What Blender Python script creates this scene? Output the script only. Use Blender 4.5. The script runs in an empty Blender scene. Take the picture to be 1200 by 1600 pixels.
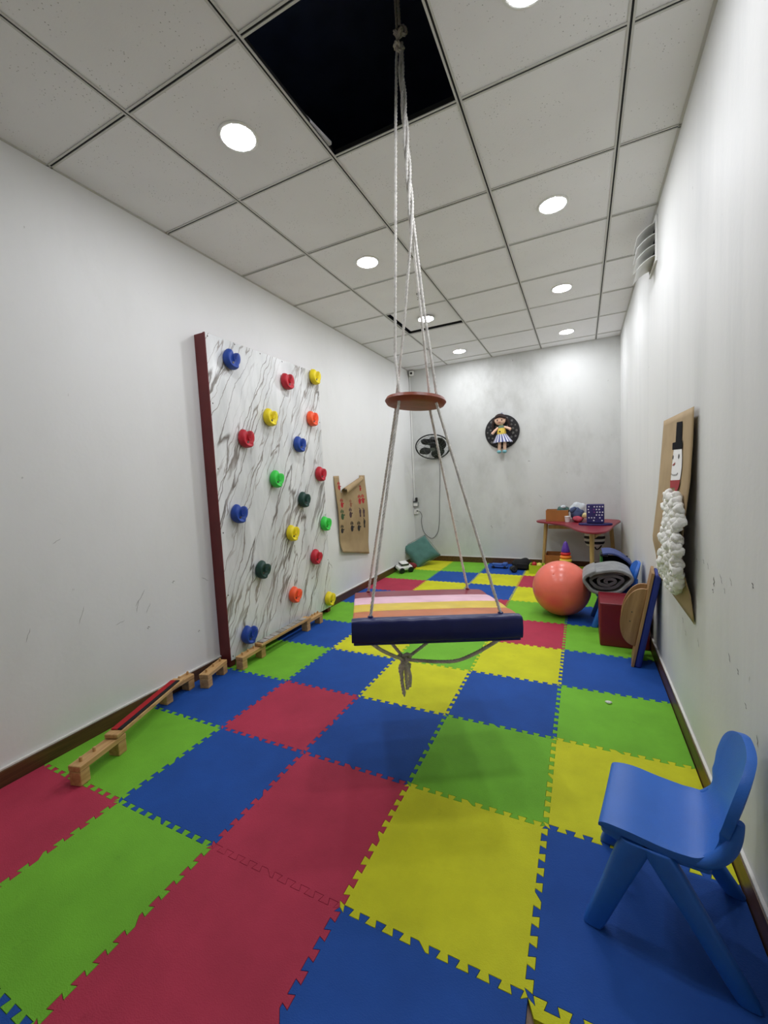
import bpy, bmesh, math, random
from mathutils import Vector, Matrix
from math import sin, cos, pi, radians, sqrt

scene = bpy.context.scene
COL = scene.collection
random.seed(7)

# ---------------------------------------------------------------- camera
RW, BACK, FRONT, H = 2.6476, 5.6242, -1.25, 2.7416      # room width, back wall, front wall, ceiling
TILE, TX, TY = 0.605, 0.5804, 1.1876                     # ceiling grid pitch and origin
MAT, MX, MY = 0.513, 0.5673, 0.8941                      # foam tile pitch and origin

def cam_axes(yaw, pitch, roll):
    f = Vector((-sin(yaw) * cos(pitch), cos(yaw) * cos(pitch), sin(pitch)))
    r = Vector((cos(yaw), sin(yaw), 0)); u = r.cross(f)
    return r * cos(roll) + u * sin(roll), u * cos(roll) - r * sin(roll), f

cam = bpy.data.cameras.new('camera')
cam.sensor_fit = 'HORIZONTAL'; cam.sensor_width = 36.0
cam.lens = 639.53 / 1200 * 36.0; cam.clip_start = 0.02
cam_o = bpy.data.objects.new('camera', cam); COL.objects.link(cam_o)
_r, _u, _f = cam_axes(0.4516, -0.0801, -0.048)
m3 = Matrix((_r, _u, -_f)).transposed()
cam_o.matrix_world = Matrix.Translation((2.2283, 0, 1.2172)) @ m3.to_4x4()
scene.camera = cam_o

# ---------------------------------------------------------------- world, exposure
world = bpy.data.worlds.new('world'); scene.world = world
world.use_nodes = True
world.node_tree.nodes['Background'].inputs[0].default_value = (0.02, 0.02, 0.02, 1)
world.node_tree.nodes['Background'].inputs[1].default_value = 0.0
scene.view_settings.view_transform = 'Standard'
scene.view_settings.look = 'None'
scene.view_settings.gamma = 1.0
scene.view_settings.use_curve_mapping = False
scene.view_settings.exposure = 0.0
LAMP = 164.0                                              # radiance of one downlight diffuser

# ---------------------------------------------------------------- materials
def lin(c):
    return tuple(((v / 255) / 12.92 if v / 255 <= 0.04045 else ((v / 255 + 0.055) / 1.055) ** 2.4) for v in c)

MATS = {}
def mat(name, rgb, rough=0.6, var=0.06, vscale=6.0, bump=0.0, bscale=60.0, metal=0.0, spec=0.5, rgb2=None, sheen=0.0):
    if name in MATS: return MATS[name]
    m = bpy.data.materials.new(name); m.use_nodes = True
    nt = m.node_tree; b = nt.nodes['Principled BSDF']
    b.inputs['Roughness'].default_value = rough; b.inputs['Metallic'].default_value = metal
    b.inputs['Specular IOR Level'].default_value = spec
    if sheen: b.inputs['Sheen Weight'].default_value = sheen
    tc = nt.nodes.new('ShaderNodeTexCoord')
    n = nt.nodes.new('ShaderNodeTexNoise'); n.inputs['Scale'].default_value = vscale; n.inputs['Detail'].default_value = 5
    nt.links.new(tc.outputs['Object'], n.inputs['Vector'])
    r = nt.nodes.new('ShaderNodeValToRGB')
    c = lin(rgb); c2 = lin(rgb2) if rgb2 else tuple(v * (1 - 2 * var) for v in c)
    c1 = c if rgb2 else tuple(min(1, v * (1 + var)) for v in c)
    r.color_ramp.elements[0].color = (*c2, 1); r.color_ramp.elements[1].color = (*c1, 1)
    r.color_ramp.elements[0].position = 0.32; r.color_ramp.elements[1].position = 0.62
    nt.links.new(n.outputs[0], r.inputs[0]); nt.links.new(r.outputs[0], b.inputs['Base Color'])
    if bump:
        n2 = nt.nodes.new('ShaderNodeTexNoise'); n2.inputs['Scale'].default_value = bscale; n2.inputs['Detail'].default_value = 3
        nt.links.new(tc.outputs['Object'], n2.inputs['Vector'])
        bp = nt.nodes.new('ShaderNodeBump'); bp.inputs['Strength'].default_value = bump; bp.inputs['Distance'].default_value = 0.004
        nt.links.new(n2.outputs[0], bp.inputs['Height']); nt.links.new(bp.outputs[0], b.inputs['Normal'])
    MATS[name] = m
    return m

def emit(name, rgb, strength):
    m = bpy.data.materials.new(name); m.use_nodes = True
    nt = m.node_tree; nt.nodes.remove(nt.nodes['Principled BSDF'])
    e = nt.nodes.new('ShaderNodeEmission'); e.inputs[0].default_value = (*lin(rgb), 1); e.inputs[1].default_value = strength
    nt.links.new(e.outputs[0], nt.nodes['Material Output'].inputs[0])
    MATS[name] = m; return m

def mixnode(nt, a, b, fac):
    x = nt.nodes.new('ShaderNodeMix'); x.data_type = 'RGBA'
    for s, v in ((0, fac), (6, a), (7, b)):
        if hasattr(v, 'is_linked'): nt.links.new(v, x.inputs[s])
        elif s == 0: x.inputs[0].default_value = v
        else: x.inputs[s].default_value = (*v, 1)
    return x.outputs[2]

def noise(nt, vec, scale, detail=4, rough=0.5, dist=0.0):
    n = nt.nodes.new('ShaderNodeTexNoise'); n.inputs['Scale'].default_value = scale
    n.inputs['Detail'].default_value = detail; n.inputs['Roughness'].default_value = rough; n.inputs['Distortion'].default_value = dist
    nt.links.new(vec, n.inputs['Vector']); return n.outputs[0]

def ramp(nt, v, p0, c0, p1, c1):
    r = nt.nodes.new('ShaderNodeValToRGB'); e = r.color_ramp.elements
    e[0].position, e[1].position = p0, p1
    e[0].color = (c0, c0, c0, 1); e[1].color = (c1, c1, c1, 1)
    nt.links.new(v, r.inputs[0]); return r.outputs[0]

def mapping(nt, scale=(1, 1, 1), rot=(0, 0, 0), coord='Object'):
    tc = nt.nodes.new('ShaderNodeTexCoord'); mp = nt.nodes.new('ShaderNodeMapping')
    mp.inputs['Scale'].default_value = scale; mp.inputs['Rotation'].default_value = rot
    nt.links.new(tc.outputs[coord], mp.inputs[0]); return mp.outputs[0]

def bumpnode(nt, h, strength, dist=0.003):
    b = nt.nodes.new('ShaderNodeBump'); b.inputs['Strength'].default_value = strength; b.inputs['Distance'].default_value = dist
    nt.links.new(h, b.inputs['Height']); return b.outputs[0]

def wall_mat(name, base, grime, amount, streak=(3, 3, .35)):
    m = bpy.data.materials.new(name); m.use_nodes = True; nt = m.node_tree; b = nt.nodes['Principled BSDF']
    b.inputs['Roughness'].default_value = 0.62; b.inputs['Specular IOR Level'].default_value = 0.35
    big = noise(nt, mapping(nt), 1.3, 6, 0.6)
    st = noise(nt, mapping(nt, streak), 2.2, 6, 0.65)
    k = nt.nodes.new('ShaderNodeMath'); k.operation = 'MULTIPLY'
    nt.links.new(ramp(nt, big, .38, 0, .72, 1), k.inputs[0]); nt.links.new(ramp(nt, st, .42, 0, .75, 1), k.inputs[1])
    k2 = nt.nodes.new('ShaderNodeMath'); k2.operation = 'MULTIPLY'; k2.inputs[1].default_value = amount
    nt.links.new(k.outputs[0], k2.inputs[0])
    c = mixnode(nt, lin(base), lin(grime), k2.outputs[0])
    spk = noise(nt, mapping(nt, (1, 1, .6)), 26, 2, .5)
    c = mixnode(nt, c, lin((120, 116, 108)), ramp(nt, spk, .76, 0, .80, .45))
    nt.links.new(c, b.inputs['Base Color'])
    nt.links.new(bumpnode(nt, noise(nt, mapping(nt), 45, 4), .12, .004), b.inputs['Normal'])
    MATS[name] = m; return m

def foam_mat(name, rgb):
    m = bpy.data.materials.new(name); m.use_nodes = True; nt = m.node_tree; b = nt.nodes['Principled BSDF']
    b.inputs['Roughness'].default_value = 0.72; b.inputs['Specular IOR Level'].default_value = 0.25
    c = lin(rgb)
    n = noise(nt, mapping(nt), 5, 6, .6)
    col = mixnode(nt, tuple(v * .86 for v in c), tuple(min(1, v * 1.06) for v in c), ramp(nt, n, .3, 0, .7, 1))
    dirt = noise(nt, mapping(nt), 14, 3, .5)
    col = mixnode(nt, col, tuple(v * .6 for v in c), ramp(nt, dirt, .70, 0, .80, .45))
    nt.links.new(col, b.inputs['Base Color'])
    v = nt.nodes.new('ShaderNodeTexVoronoi'); v.inputs['Scale'].default_value = 210
    nt.links.new(mapping(nt, (1, 1.6, 1), (0, 0, .6)), v.inputs['Vector'])
    nt.links.new(bumpnode(nt, v.outputs['Distance'], .35, .002), b.inputs['Normal'])
    MATS[name] = m; return m

def wood_mat(name, c0, c1, scale=(2, 30, 30), rough=.5):
    m = bpy.data.materials.new(name); m.use_nodes = True; nt = m.node_tree; b = nt.nodes['Principled BSDF']
    b.inputs['Roughness'].default_value = rough
    n = noise(nt, mapping(nt, scale), 1.6, 6, .6, .6)
    nt.links.new(mixnode(nt, lin(c0), lin(c1), ramp(nt, n, .35, 0, .68, 1)), b.inputs['Base Color'])
    nt.links.new(bumpnode(nt, n, .1, .002), b.inputs['Normal'])
    MATS[name] = m; return m

def marble_mat():
    m = bpy.data.materials.new('marble_laminate'); m.use_nodes = True; nt = m.node_tree; b = nt.nodes['Principled BSDF']
    b.inputs['Roughness'].default_value = 0.22
    base = noise(nt, mapping(nt, (1, 3, .8), (radians(-24), 0, 0)), 2.0, 6, .6)
    col = mixnode(nt, lin((205, 207, 206)), lin((232, 233, 232)), ramp(nt, base, .35, 0, .62, 1))
    for k, (sc, s, wd, dark, seed) in enumerate((((.1, 3.0, .30), 1.5, .010, (112, 105, 98), 0), ((.1, 4.2, .50), 1.5, .012, (134, 126, 118), 3.7), ((.1, 6, .62), 1.5, .012, (160, 153, 146), 9.1))):
        rt = nt.nodes.new('ShaderNodeMapping'); rt.inputs['Scale'].default_value = sc
        wn = nt.nodes.new('ShaderNodeTexNoise'); wn.inputs['Scale'].default_value = 7; wn.inputs['Detail'].default_value = 3
        wa = nt.nodes.new('ShaderNodeVectorMath'); wa.operation = 'MULTIPLY_ADD'; wa.inputs[1].default_value = (0, .075, .075)
        base_v = mapping(nt, (1, 1, 1), (radians(27), 0, 0)); nt.links.new(base_v, wn.inputs['Vector'])
        nt.links.new(wn.outputs['Color'], wa.inputs[0]); nt.links.new(base_v, wa.inputs[2]); nt.links.new(wa.outputs[0], rt.inputs[0]); mp = rt.outputs[0]
        off = nt.nodes.new('ShaderNodeVectorMath'); off.inputs[1].default_value = (seed, seed, seed)
        nt.links.new(mp, off.inputs[0])
        n = noise(nt, off.outputs[0], s, 3, .42, .1)
        d = nt.nodes.new('ShaderNodeMath'); d.operation = 'SUBTRACT'; d.inputs[1].default_value = .5; nt.links.new(n, d.inputs[0])
        a = nt.nodes.new('ShaderNodeMath'); a.operation = 'ABSOLUTE'; nt.links.new(d.outputs[0], a.inputs[0])
        line = ramp(nt, a.outputs[0], .002, 1, wd, 0)
        msk = ramp(nt, noise(nt, mp, 1.2, 2), .34, .1, .52, 1)
        k2 = nt.nodes.new('ShaderNodeMath'); k2.operation = 'MULTIPLY'
        nt.links.new(line, k2.inputs[0]); nt.links.new(msk, k2.inputs[1])
        col = mixnode(nt, col, lin(dark), k2.outputs[0])
    nt.links.new(col, b.inputs['Base Color'])
    MATS['marble'] = m; return m

def ceiling_tile_mat():
    m = bpy.data.materials.new('mineral_fibre'); m.use_nodes = True; nt = m.node_tree; b = nt.nodes['Principled BSDF']
    b.inputs['Roughness'].default_value = 0.9; b.inputs['Specular IOR Level'].default_value = 0.1
    v = nt.nodes.new('ShaderNodeTexVoronoi'); v.inputs['Scale'].default_value = 75; nt.links.new(mapping(nt), v.inputs['Vector'])
    sel = noise(nt, mapping(nt), 9, 3)
    dots = ramp(nt, v.outputs['Distance'], .10, 1, .17, 0)
    k = nt.nodes.new('ShaderNodeMath'); k.operation = 'MULTIPLY'
    nt.links.new(dots, k.inputs[0]); nt.links.new(ramp(nt, sel, .45, 0, .6, .7), k.inputs[1])
    big = noise(nt, mapping(nt), 2.2, 5)
    col = mixnode(nt, lin((238, 237, 238)), lin((243, 242, 243)), ramp(nt, big, .35, 0, .65, 1))
    col = mixnode(nt, col, lin((110, 106, 98)), k.outputs[0])
    nt.links.new(col, b.inputs['Base Color'])
    nt.links.new(bumpnode(nt, noise(nt, mapping(nt), 160, 3), .25, .002), b.inputs['Normal'])
    MATS['ceil_tile'] = m; return m

# ---------------------------------------------------------------- mesh helpers
class G:
    def __init__(s): s.v = []; s.f = []
    def add(s, vs, fs, M=None):
        o = len(s.v)
        s.v += [tuple(M @ Vector(v)) if M is not None else tuple(v) for v in vs]
        s.f += [tuple(i + o for i in f) for f in fs]; return s
    def box(s, lo, hi, M=None):
        x0, y0, z0 = lo; x1, y1, z1 = hi
        return s.add([(x0, y0, z0), (x1, y0, z0), (x1, y1, z0), (x0, y1, z0), (x0, y0, z1), (x1, y0, z1), (x1, y1, z1), (x0, y1, z1)],
                     [(3, 2, 1, 0), (4, 5, 6, 7), (0, 1, 5, 4), (1, 2, 6, 5), (2, 3, 7, 6), (3, 0, 4, 7)], M)
    def tube(s, pts, r, n=8, cap=True, M=None):
        pts = [Vector(p) for p in pts]; rs = r if isinstance(r, (list, tuple)) else [r] * len(pts)
        t0 = (pts[1] - pts[0]).normalized()
        a = t0.orthogonal().normalized(); vs = []; fs = []
        for i, p in enumerate(pts):
            t = (pts[min(i + 1, len(pts) - 1)] - pts[max(i - 1, 0)]).normalized()
            a = (a - t * a.dot(t)).normalized(); b = t.cross(a)
            vs += [p + (a * cos(2 * pi * k / n) + b * sin(2 * pi * k / n)) * rs[i] for k in range(n)]
        for i in range(len(pts) - 1):
            for k in range(n):
                k2 = (k + 1) % n; fs.append((i * n + k, i * n + k2, (i + 1) * n + k2, (i + 1) * n + k))
        if cap: fs += [tuple(range(n - 1, -1, -1)), tuple(range((len(pts) - 1) * n, len(pts) * n))]
        return s.add(vs, fs, M)
    def lathe(s, prof, n=24, M=None):
        vs = []; fs = []; m = len(prof)
        for k in range(n):
            a = 2 * pi * k / n
            vs += [(r * cos(a), r * sin(a), z) for r, z in prof]
        for k in range(n):
            k2 = (k + 1) % n
            for i in range(m - 1): fs.append((k * m + i, k2 * m + i, k2 * m + i + 1, k * m + i + 1))
        if prof[0][0] > 1e-5: fs.append(tuple(k * m for k in range(n - 1, -1, -1)))
        if prof[-1][0] > 1e-5: fs.append(tuple(k * m + m - 1 for k in range(n)))
        return s.add(vs, fs, M)
    def ball(s, c, r, nu=16, nv=10, M=None):
        rx, ry, rz = r if isinstance(r, (list, tuple)) else (r, r, r)
        L = Matrix.Translation(c)
        if M is not None: L = M @ L
        vs = [(0, 0, -rz)]; fs = []
        for j in range(1, nv):
            t = -pi / 2 + pi * j / nv
            vs += [(rx * cos(t) * cos(2 * pi * i / nu), ry * cos(t) * sin(2 * pi * i / nu), rz * sin(t)) for i in range(nu)]
        vs.append((0, 0, rz)); e = len(vs) - 1
        for i in range(nu):
            i2 = (i + 1) % nu
            fs.append((0, 1 + i2, 1 + i)); fs.append((e, e - nu + i, e - nu + i2))
            for j in range(nv - 2):
                fs.append((1 + j * nu + i, 1 + j * nu + i2, 1 + (j + 1) * nu + i2, 1 + (j + 1) * nu + i))
        return s.add(vs, fs, L)
    def prism(s, poly, z0, z1, M=None):
        n = len(poly)
        vs = [(x, y, z0) for x, y in poly] + [(x, y, z1) for x, y in poly]
        fs = [tuple(range(n - 1, -1, -1)), tuple(range(n, 2 * n))] + [(i, (i + 1) % n, n + (i + 1) % n, n + i) for i in range(n)]
        return s.add(vs, fs, M)
    def grid(s, fn, nu, nv, thick=0.0, M=None):
        """surface fn(u,v) on a grid; with thickness it becomes a closed sheet"""
        P = [[Vector(fn(i / nu, j / nv)) for i in range(nu + 1)] for j in range(nv + 1)]
        vs = [p for row in P for p in row]; w = nu + 1
        fs = [(j * w + i, j * w + i + 1, (j + 1) * w + i + 1, (j + 1) * w + i) for j in range(nv) for i in range(nu)]
        if thick:
            ns = []
            for j in range(nv + 1):
                for i in range(nu + 1):
                    du = P[j][min(i + 1, nu)] - P[j][max(i - 1, 0)]; dv = P[min(j + 1, nv)][i] - P[max(j - 1, 0)][i]
                    ns.append(du.cross(dv).normalized())
            k = len(vs); vs = vs + [v - n * thick for v, n in zip(vs, ns)]
            fs = fs + [tuple(reversed([a + k for a in f])) for f in fs]
            ring = [(j * w, (j + 1) * w) for j in range(nv)] + [(nv * w + i, nv * w + i + 1) for i in range(nu)] + \
                   [((j + 1) * w + nu, j * w + nu) for j in range(nv)] + [(i + 1, i) for i in range(nu)]
            fs += [(a, b, b + k, a + k) for a, b in ring]
        return s.add(vs, fs, M)
    def build(s, name, m, parent=None, smooth=35, bevel=0, seg=2, sub=0, label=None, origin=None):
        me = bpy.data.meshes.new(name)
        off = Vector(origin) if origin is not None else Vector((0, 0, 0))
        me.from_pydata([Vector(v) - off for v in s.v], [], s.f); me.update()
        bm = bmesh.new(); bm.from_mesh(me); bmesh.ops.recalc_face_normals(bm, faces=bm.faces); bm.to_mesh(me); bm.free()
        if smooth:
            me.polygons.foreach_set('use_smooth', [True] * len(me.polygons)); me.set_sharp_from_angle(angle=radians(smooth))
        me.materials.append(MATS[m] if isinstance(m, str) else m)
        o = bpy.data.objects.new(name, me); COL.objects.link(o)
        if parent is not None: o.parent = parent
        if origin is not None and parent is None: o.location = off
        if bevel:
            b = o.modifiers.new('bevel', 'BEVEL'); b.width = bevel; b.segments = seg; b.limit_method = 'ANGLE'; b.angle_limit = radians(40)
            if smooth: b.harden_normals = False
        if sub:
            d = o.modifiers.new('subdivision', 'SUBSURF'); d.levels = sub; d.render_levels = sub
        if label: o['label'] = label
        return o

def thing(name, label, cat, loc=(0, 0, 0), rz=0.0, group=None):
    o = bpy.data.objects.new(name, None); COL.objects.link(o); o.empty_display_size = .05
    o.location = loc; o.rotation_euler = (0, 0, rz)
    o['label'] = label; o['category'] = cat
    if group: o['group'] = group
    return o
def tag(o, label, cat, group=None):
    o['label'] = label; o['category'] = cat
    if group: o['group'] = group
    return o
def struct(o, label, cat):
    o['kind'] = 'structure'; o['label'] = label; o['category'] = cat; return o
def T(x, y, z): return Matrix.Translation((x, y, z))
def RX(a): return Matrix.Rotation(a, 4, 'X')
def RY(a): return Matrix.Rotation(a, 4, 'Y')
def RZ(a): return Matrix.Rotation(a, 4, 'Z')
def smoothpts(P, n=8):
    P = [Vector(p) for p in P]; Q = [P[0]] + P + [P[-1]]; out = []
    for i in range(1, len(Q) - 2):
        a, b, c, d = Q[i - 1:i + 3]
        for k in range(n):
            t = k / n
            out.append(.5 * ((2 * b) + (c - a) * t + (2 * a - 5 * b + 4 * c - d) * t * t + (3 * b - a - 3 * c + d) * t ** 3))
    return out + [P[-1]]
def rope(g, pts, r=.006, pitch=.045, strands=3):
    """twisted rope: helical strands round a centre line"""
    pts = [Vector(p) for p in pts]
    L = [0]
    for a, b in zip(pts, pts[1:]): L.append(L[-1] + (b - a).length)
    step = pitch / 7; N = max(2, int(L[-1] / step)); cen = []
    j = 0
    for i in range(N + 1):
        d = L[-1] * i / N
        while j < len(L) - 2 and L[j + 1] < d: j += 1
        t = (d - L[j]) / max(1e-9, L[j + 1] - L[j]); cen.append(pts[j].lerp(pts[j + 1], t))
    t0 = (cen[1] - cen[0]).normalized(); a = t0.orthogonal().normalized(); fr = []
    for i, p in enumerate(cen):
        t = (cen[min(i + 1, N)] - cen[max(i - 1, 0)]).normalized(); a = (a - t * a.dot(t)).normalized(); fr.append((a.copy(), t.cross(a)))
    for s in range(strands):
        path = []
        for i, p in enumerate(cen):
            ph = 2 * pi * (L[-1] * i / N / pitch + s / strands)
            path.append(p + (fr[i][0] * cos(ph) + fr[i][1] * sin(ph)) * r * .52)
        g.tube(path, r * .56, 5)
    return g

# palette ---------------------------------------------------------------
wall_mat('wall_l', (232, 232, 230), (212, 212, 207), .45, (2, 2, .8))
wall_mat('wall_b', (208, 209, 206), (158, 158, 152), .80, (2, 2, 1.1))
wall_mat('wall_r', (218, 218, 215), (190, 192, 191), .6, (2.5, 2.5, .25))
ceiling_tile_mat(); marble_mat()
foam_mat('foam_green', (116, 184, 50)); foam_mat('foam_blue', (29, 79, 161)); foam_mat('foam_red', (180, 54, 79)); foam_mat('foam_yellow', (208, 209, 36))
wood_mat('base_wood', (66, 42, 24), (104, 72, 42), (30, 2, 30), .4)
wood_mat('floor_wood', (110, 84, 64), (140, 110, 86), (3, 26, 10), .45)
wood_mat('pine', (176, 132, 78), (212, 172, 116), (26, 3, 26), .55)
wood_mat('ply', (142, 106, 66), (172, 134, 90), (20, 20, 2), .5)
wood_mat('ply_edge', (196, 160, 112), (214, 180, 130), (20, 20, 2), .5)
wood_mat('beech', (176, 144, 88), (200, 168, 108), (24, 24, 2), .45)
mat('grid', (206, 205, 200), .5, .02); mat('slot', (26, 26, 28), .8)
mat('void', (74, 86, 124), .95, .1); mat('white_plastic', (232, 232, 228), .35, .02)
mat('caulk', (222, 220, 214), .6, .03)
mat('maroon', (104, 30, 32), .55, .08, 8); mat('screw', (90, 88, 84), .4, metal=.8)
for n, c in (('blue', (24, 66, 156)), ('red', (190, 28, 46)), ('yellow', (236, 214, 24)), ('orange', (255, 92, 46)), ('green', (58, 206, 72)), ('dark_green', (14, 58, 48))):
    mat('hold_' + n, c, .5, .05, 20, .15, 180)
mat('kraft', (170, 146, 108), .8, .08, 5, .35, 9, rgb2=(154, 130, 94))
mat('rope', (232, 229, 222), .9, .10, 40, .3, 500)
mat('rope_grey', (228, 220, 204), .9, .10, 40, .3, 500)
mat('black_plastic', (18, 19, 21), .4); mat('black_matte', (16, 16, 18), .8)
mat('chair_blue', (38, 104, 196), .42, .03, 9, .12, 260)

# ================================================================ SETTING
# floor: brown boards with jigsaw foam tiles as its pieces
g = G(); g.box((-.05, FRONT - .05, -.08), (RW + .05, BACK + .05, -.013))
floor = struct(g.build('floor', 'floor_wood', smooth=0), 'brown floor covered with red, blue, green and yellow interlocking foam tiles', 'floor')

def seam(n=10, d=.0095):
    """dovetail jigsaw seam from (0,0) to (1,0), offsets in metres"""
    out = [(0, 0)]
    for k in range(n):
        if k == 4: out += [(k + .32, -d), (k + .20, d), (k + .66, d), (k + 1.12, -d)]
        else: out += [(k + .32, -d), (k + .20, d), (k + .80, d), (k + .68, -d)]
    out.append((n, 0))
    return [(a / n, b) for a, b in out]
SEAM = seam()
def tile_poly(x0, y0, x1, y1, edges):
    """edges: flags (bottom, right, top, left) True = jigsaw"""
    P = []
    def run(a, b, flag, sgn):
        a = Vector(a); b = Vector(b); d = b - a
        pts = [(0, 0)] if not flag else SEAM[:-1]
        for t, o in pts:
            # offsets measured in +x for vertical seams, +y for horizontal seams so that neighbours share the line
            P.append((a.x + d.x * t + (o if abs(d.y) > abs(d.x) else 0), a.y + d.y * t + (o if abs(d.x) > abs(d.y) else 0)))
    def rrun(a, b, flag):
        a = Vector(a); b = Vector(b); d = a - b
        pts = [(1, 0)] if not flag else list(reversed(SEAM))[:-1]
        for t, o in pts:
            P.append((b.x + d.x * t + (o if abs(d.y) > abs(d.x) else 0), b.y + d.y * t + (o if abs(d.x) > abs(d.y) else 0)))
    run((x0, y0), (x1, y0), edges[0], 1); run((x1, y0), (x1, y1), edges[1], 1)
    rrun((x1, y1), (x0, y1), edges[2]); rrun((x0, y1), (x0, y0), edges[3])
    return P
def inset(P, d):
    n = len(P); out = []
    for i in range(n):
        a, b, c = Vector(P[i - 1]), Vector(P[i]), Vector(P[(i + 1) % n])
        e1 = (b - a).normalized(); e2 = (c - b).normalized()
        n1 = Vector((-e1.y, e1.x)); n2 = Vector((-e2.y, e2.x)); k = 1 + n1.dot(n2)
        off = (n1 + n2) / max(k, .5) * d
        out.append(tuple(b + off))
    return out
COLS = {  # column letter -> colours of rows -2 .. 8
    'a': 'y r g b g b g b r g y'.split(),
    'b': 'b g b r b y r g y b g'.split(),
    'c': 'g r r b y g y r b y b'.split(),
    'd': 'y b y g b y r g y r y'.split(),
    'e': '- - b y g b g b g b r'.split()}
CN = {'r': 'foam_red', 'g': 'foam_green', 'b': 'foam_blue', 'y': 'foam_yellow'}
for ci, cl in enumerate('abcde'):
    for ri in range(-2, 9):
        code = COLS[cl][ri + 2]
        if code == '-': continue
        x0 = MX + MAT * (ci - 1); x1 = x0 + MAT; y0 = MY + MAT * ri; y1 = y0 + MAT
        ed = [ri > -2 and COLS[cl][ri + 1] != '-' or cl == 'e' and ri == 0, ci < 4 and (cl != 'd' or ri >= 0), ri < 8, ci > 0]
        if ci == 0: x0 = .022
        if ci == 4: x1 = RW - .016
        if ri == 8: y1 = BACK - .021
        P = tile_poly(x0, y0, x1, y1, ed)
        P = inset(P, .0003); Q = inset(P, .0005); n = len(P); g = G()
        vs = [(x, y, -.0125) for x, y in P] + [(x, y, -.0012) for x, y in P] + [(x, y, 0) for x, y in Q]
        fs = [tuple(range(2 * n, 3 * n))] + [(i, (i + 1) % n, n + (i + 1) % n, n + i) for i in range(n)] + [(n + i, n + (i + 1) % n, 2 * n + (i + 1) % n, 2 * n + i) for i in range(n)]
        g.add(vs, fs); g.build('foam_tile', CN[code], floor, smooth=0)
# yellow edging strip whose teeth grip the blue tile by the camera
x0, x1, y1 = MX + 3 * MAT, RW - .016, MY
P = tile_poly(x0, y1 - .034, x1, y1, [False, False, True, False]); P[0] = (x0 + .016, y1 - .034); P = inset(P, .0006)
G().prism(P, -.0125, 0).build('edging_strip', 'foam_yellow', floor, smooth=0)

# walls
wall_left = struct(G().box((-.08, FRONT - .08, -.08), (0, BACK + .08, H + .02)).build('wall_left', 'wall_l', smooth=0), 'long white plaster wall with scuffs behind the climbing panel', 'wall')
wall_right = struct(G().box((RW, FRONT - .08, -.08), (RW + .08, BACK + .08, H + .02)).build('wall_right', 'wall_r', smooth=0), 'white wall with grey streaks and chipped paint beside the blue chair', 'wall')
wall_back = struct(G().box((0, BACK, -.08), (RW, BACK + .08, H + .02)).build('wall_back', 'wall_b', smooth=0), 'smudged white end wall carrying the black fan', 'wall')
struct(G().box((0, FRONT - .08, -.08), (RW, FRONT, H + .02)).build('wall_front', 'wall_l', smooth=0), 'plain white wall behind the viewer', 'wall')
def scuffs(parent, marks, m):
    for p, a, l, w in marks:
        x = 0.0004 if parent is wall_left else (RW - .0004 if parent is wall_right else None)
        g = G()
        if x is not None:
            k = [Vector((x, p[0], p[1])) + Matrix.Rotation(a, 3, 'X') @ Vector((0, l * t, w * .8 * sin(t * 9 + l * 40))) for t in (-.5, -.25, 0, .25, .5)]
            ww = [w * .3, w, w * .7, w * .9, w * .2]
            up = Matrix.Rotation(a, 3, 'X') @ Vector((0, 0, 1))
            vs = [q + up * v / 2 for q, v in zip(k, ww)] + [q - up * v / 2 for q, v in zip(k, ww)]
        else:
            k = [Vector((p[0], BACK - .0004, p[1])) + Matrix.Rotation(a, 3, 'Y') @ Vector((l * t, 0, w * .8 * sin(t * 9))) for t in (-.5, -.25, 0, .25, .5)]
            ww = [w * .3, w, w * .7, w * .9, w * .2]
            up = Matrix.Rotation(a, 3, 'Y') @ Vector((0, 0, 1))
            vs = [q + up * v / 2 for q, v in zip(k, ww)] + [q - up * v / 2 for q, v in zip(k, ww)]
        g.add(vs, [(i, i + 1, 6 + i, 5 + i) for i in range(4)]).build('scuff_mark', m, parent, smooth=0)
mat('scuff_dark', (52, 48, 44), .8); mat('scuff_grey', (150, 148, 142), .8)
# baseboards with a white caulk line along the top
def baseboard(name, lo, hi, cap_lo, cap_hi, label):
    o = struct(G().box(lo, hi).build(name, 'base_wood', smooth=0, bevel=.002), label, 'baseboard')
    G().box(cap_lo, cap_hi).build('caulk_line', 'caulk', o, smooth=0, bevel=.002)
baseboard('baseboard_left', (0, FRONT, -.013), (.018, BACK, .066), (0, FRONT, .066), (.013, BACK, .076), 'dark brown wooden baseboard along the left wall')
baseboard('baseboard_right', (RW - .013, FRONT, -.013), (RW, BACK, .074), (RW - .010, FRONT, .074), (RW, BACK, .083), 'dark brown wooden baseboard along the right wall')
baseboard('baseboard_back', (.018, BACK - .018, -.013), (RW - .013, BACK, .074), (.013, BACK - .013, .074), (RW - .010, BACK, .082), 'dark brown wooden baseboard under the fan wall')

# suspended ceiling ------------------------------------------------------
g = G()
ZT = H + .62
hx0, hx1, hy0, hy1 = TX + TILE - .45, TX + 2 * TILE + .45, TY - .45, TY + TILE + .45
g.box((-.08, FRONT - .08, ZT), (RW + .08, BACK + .08, ZT + .05))
g.box((-.08, FRONT - .08, H + .02), (-.03, BACK + .08, ZT)); g.box((RW + .03, FRONT - .08, H + .02), (RW + .08, BACK + .08, ZT))
g.box((-.03, BACK + .03, H + .02), (RW + .03, BACK + .08, ZT)); g.box((-.03, FRONT - .08, H + .02), (RW + .03, FRONT - .03, ZT))
ceiling = struct(g.build('ceiling', 'void', smooth=0), 'suspended grid ceiling of pale mineral tiles with one tile missing over the swing', 'ceiling')
xs = [0] + [TX + TILE * i for i in range(4)] + [RW]
j0 = -4; ys = [FRONT] + [TY + TILE * j for j in range(j0, 8) if TY + TILE * j < BACK - .02] + [BACK]
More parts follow.
